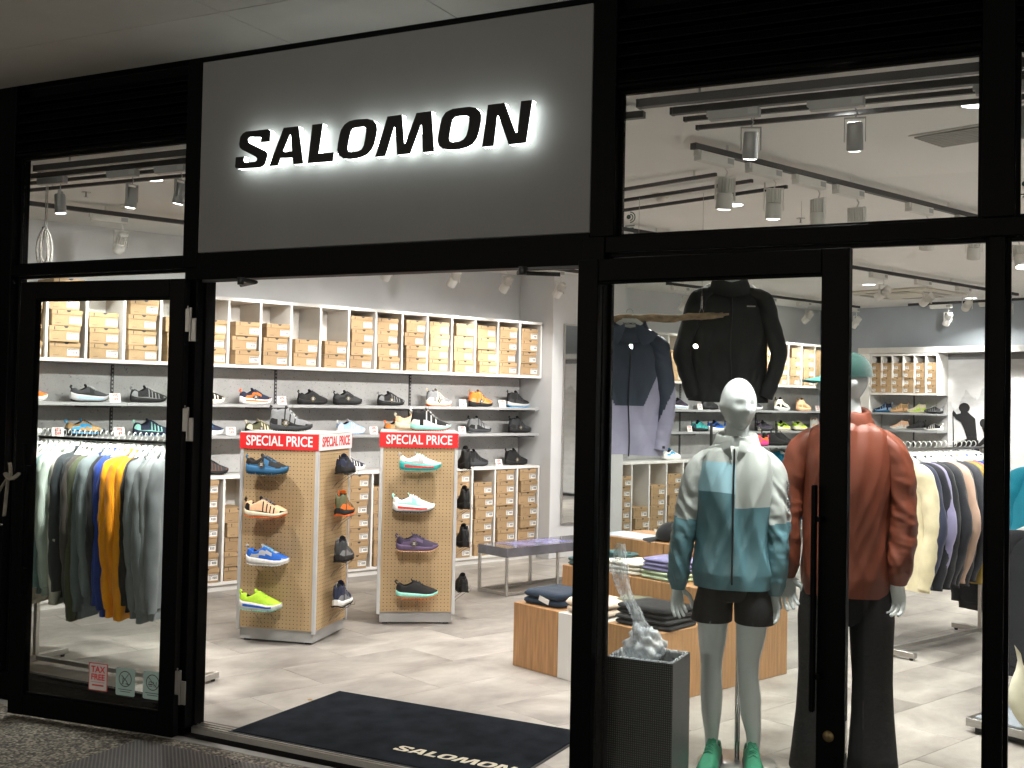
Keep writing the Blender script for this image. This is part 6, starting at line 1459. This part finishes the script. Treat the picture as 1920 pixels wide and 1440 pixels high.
# recessed downlights
dl_ring = M().lathe([(.062, 0), (.075, -.004), (.078, -.001)], 32).mesh('trim_ring'); dl_disc = M().lathe([(0, -.001), (.063, -.001)], 32).mesh('lens')
dl_m = mat('downlight_lens', (1, .97, .92), .3, emit=9.0)
for i, (x, y) in enumerate(((-5.065, 5.024), (-.98, 4.72), (-2.134, 7.089), (-.49, 5.059), (-2.239, 12.333), (-1.428, 14.2), (-2.698, 11.16), (-3.6, 6.6), (-3.9, 9.2), (.2, 8.4))):
    t = thing('downlight', 'round recessed downlight in the ceiling, %s counted from the window inwards' % ORD[i], 'downlight', (x, y, CEIL), 0, 'recessed downlights')
    obj('trim_ring', dl_ring, white_paint, t); obj('lens', dl_disc, dl_m, t)
    L_ = bpy.data.lights.new('downlight_lamp', 'AREA'); L_.shape = 'DISK'; L_.size = .12; L_.energy = 22*KP; L_.color = (1, .965, .92); L_.spread = math.radians(130)
    o = bpy.data.objects.new('downlight_lamp', L_); COL.objects.link(o); o.parent = t; o.location = (0, 0, -.006)
# ceiling fittings
v = thing('ceiling_vent', 'rectangular slatted air vent in the ceiling above the right window', 'air vent', (-.62, 5.62, CEIL), RB)
obj('frame', M().box(-.17, .30, -.16, .16, -.006, -.0005, 0, .002), white_paint, v)
for k in range(9): obj('slat', M().box(-.15, .28, -.14+.031*k, -.122+.031*k, -.014, -.0065).xf(Matrix.Identity(4)), mat('vent_grey', (.30, .29, .27), .5), v)
ac = thing('ceiling_air_conditioner', 'square cassette air conditioner flush in the far ceiling', 'air conditioner', (-2.02, 13.3, CEIL), RA)
obj('panel', M().box(-.48, .48, -.48, .48, -.03, -.0005, 0, .01), mat('cream_plastic', (.62, .58, .50), .4), ac); obj('grille', M().box(-.26, .26, -.26, .26, -.040, -.0305, 0, .004), mat('cream_plastic', (.6, .6, .6)), ac)
for k in range(4): obj('louver', M().box(-.24, .24, .34, .42, -.036, -.0305), mat('vent_grey', (.3, .29, .27)), ac, rot=(0, 0, k*PI/2))
cp = MATS['cream_plastic']
def det(x, y, lb_, sc=1.0):
    t = thing('smoke_detector', lb_, 'smoke detector', (x, y, CEIL)); t.scale = (sc,)*3
    obj('base', M().lathe([(.052, -.0005), (.052, -.018), (.046, -.024), (0, -.024)], 24), cp, t); obj('chamber', M().lathe([(.030, -.0245), (.028, -.040), (.018, -.048), (0, -.050)], 20), white_plastic, t)
det(-2.425, 6.561, 'round smoke detector on the ceiling above the driftwood'); det(-5.924, 5.673, 'round cream sensor on the ceiling behind the left transom window', 1.1)
t = thing('ceiling_diffuser', 'round flat ceiling diffuser above the far rack', 'diffuser', (-1.301, 9.229, CEIL)); obj('disc', M().lathe([(.17, -.0005), (.16, -.012), (.15, -.012), (.14, -.006), (.10, -.014), (0, -.014)], 36), white_paint, t)
for (x, y, lb_) in ((-5.797, 5.191, 'small sprinkler head near the left front track'), (-1.861, 7.751, 'small sprinkler head below the right transom window')):
    t = thing('sprinkler', lb_, 'sprinkler', (x, y, CEIL)); obj('plate', M().lathe([(.03, -.0005), (.03, -.004), (0, -.006)], 18), chrome, t); obj('head', M().lathe([(.006, -.006), (.006, -.03), (.014, -.032), (0, -.034)], 12), chrome, t)
# coiled rope at the left window
rp = M(); rx, ry, rz_ = -5.46, 4.60, 2.52
rope_m = mat('pale_rope', (.5, .48, .44), .8, 0, .4, 90, .5, 400)
for k in range(5):
    a_ = k*.7; w_ = .035+.008*k
    rp.tube([(rx+w_*math.sin(t_)*math.cos(a_)*(.4+.6*math.sin(t_/2)), ry+w_*math.sin(t_)*math.sin(a_), rz_-.10+.10*math.cos(t_)-.02*k*math.sin(t_/2)) for t_ in np.linspace(0, 2*PI, 26)[:-1]], .004, 6, closed=True)
rp.tube([(rx+.014*math.cos(t_), ry+.014*math.sin(t_), rz_-.03+.003*t_) for t_ in np.linspace(0, 12, 40)], .004, 6)
rp.tube([(rx, ry, rz_-.01), (rx+.004, ry-.004, rz_+.12), (rx, ry, CEIL-.001)], .003, 6); rp.tube([(rx+.012, ry, rz_-.01), (rx+.014, ry, rz_+.12), (rx+.012, ry, CEIL-.001)], .003, 6)
tag(obj('rope_coil', rp, rope_m), 'pale rope coiled and hung from the ceiling behind the left window', 'rope')
# ================================================================== STREET LAMPS BEHIND THE VIEWER (their reflections show in the glass)
pole_m = mat('dark_pole', (.03, .03, .03), .5, .5); bulb_m = mat('warm_lamp_globe', (1, .92, .80), .4, emit=11000)
for i, (x, y) in enumerate(((-8.0, -3.6), (-5.2, -4.6), (-2.6, -4.0), (.9, -4.4), (3.2, -5.2), (6.0, -4.0))):
    t = thing('street_lamp', 'warm globe street lamp across the pavement, %s from the left, mirrored in the glass' % ORD[i], 'street lamp', (x, y, GND), 0, 'street lamps behind the viewer')
    obj('pole', M().lathe([(.07, 0), (.07, .08), (.035, .1), (.025, 2.22), (.04, 2.24), (.04, 2.27), (0, 2.27)], 16), pole_m, t)
    obj('globe', M().lathe([(0.001, 2.272)]+[(.022*math.sin(q), 2.30-.022*math.cos(q)) for q in np.linspace(.4, PI-.05, 12)]+[(.001, 2.323)], 12), bulb_m, t)
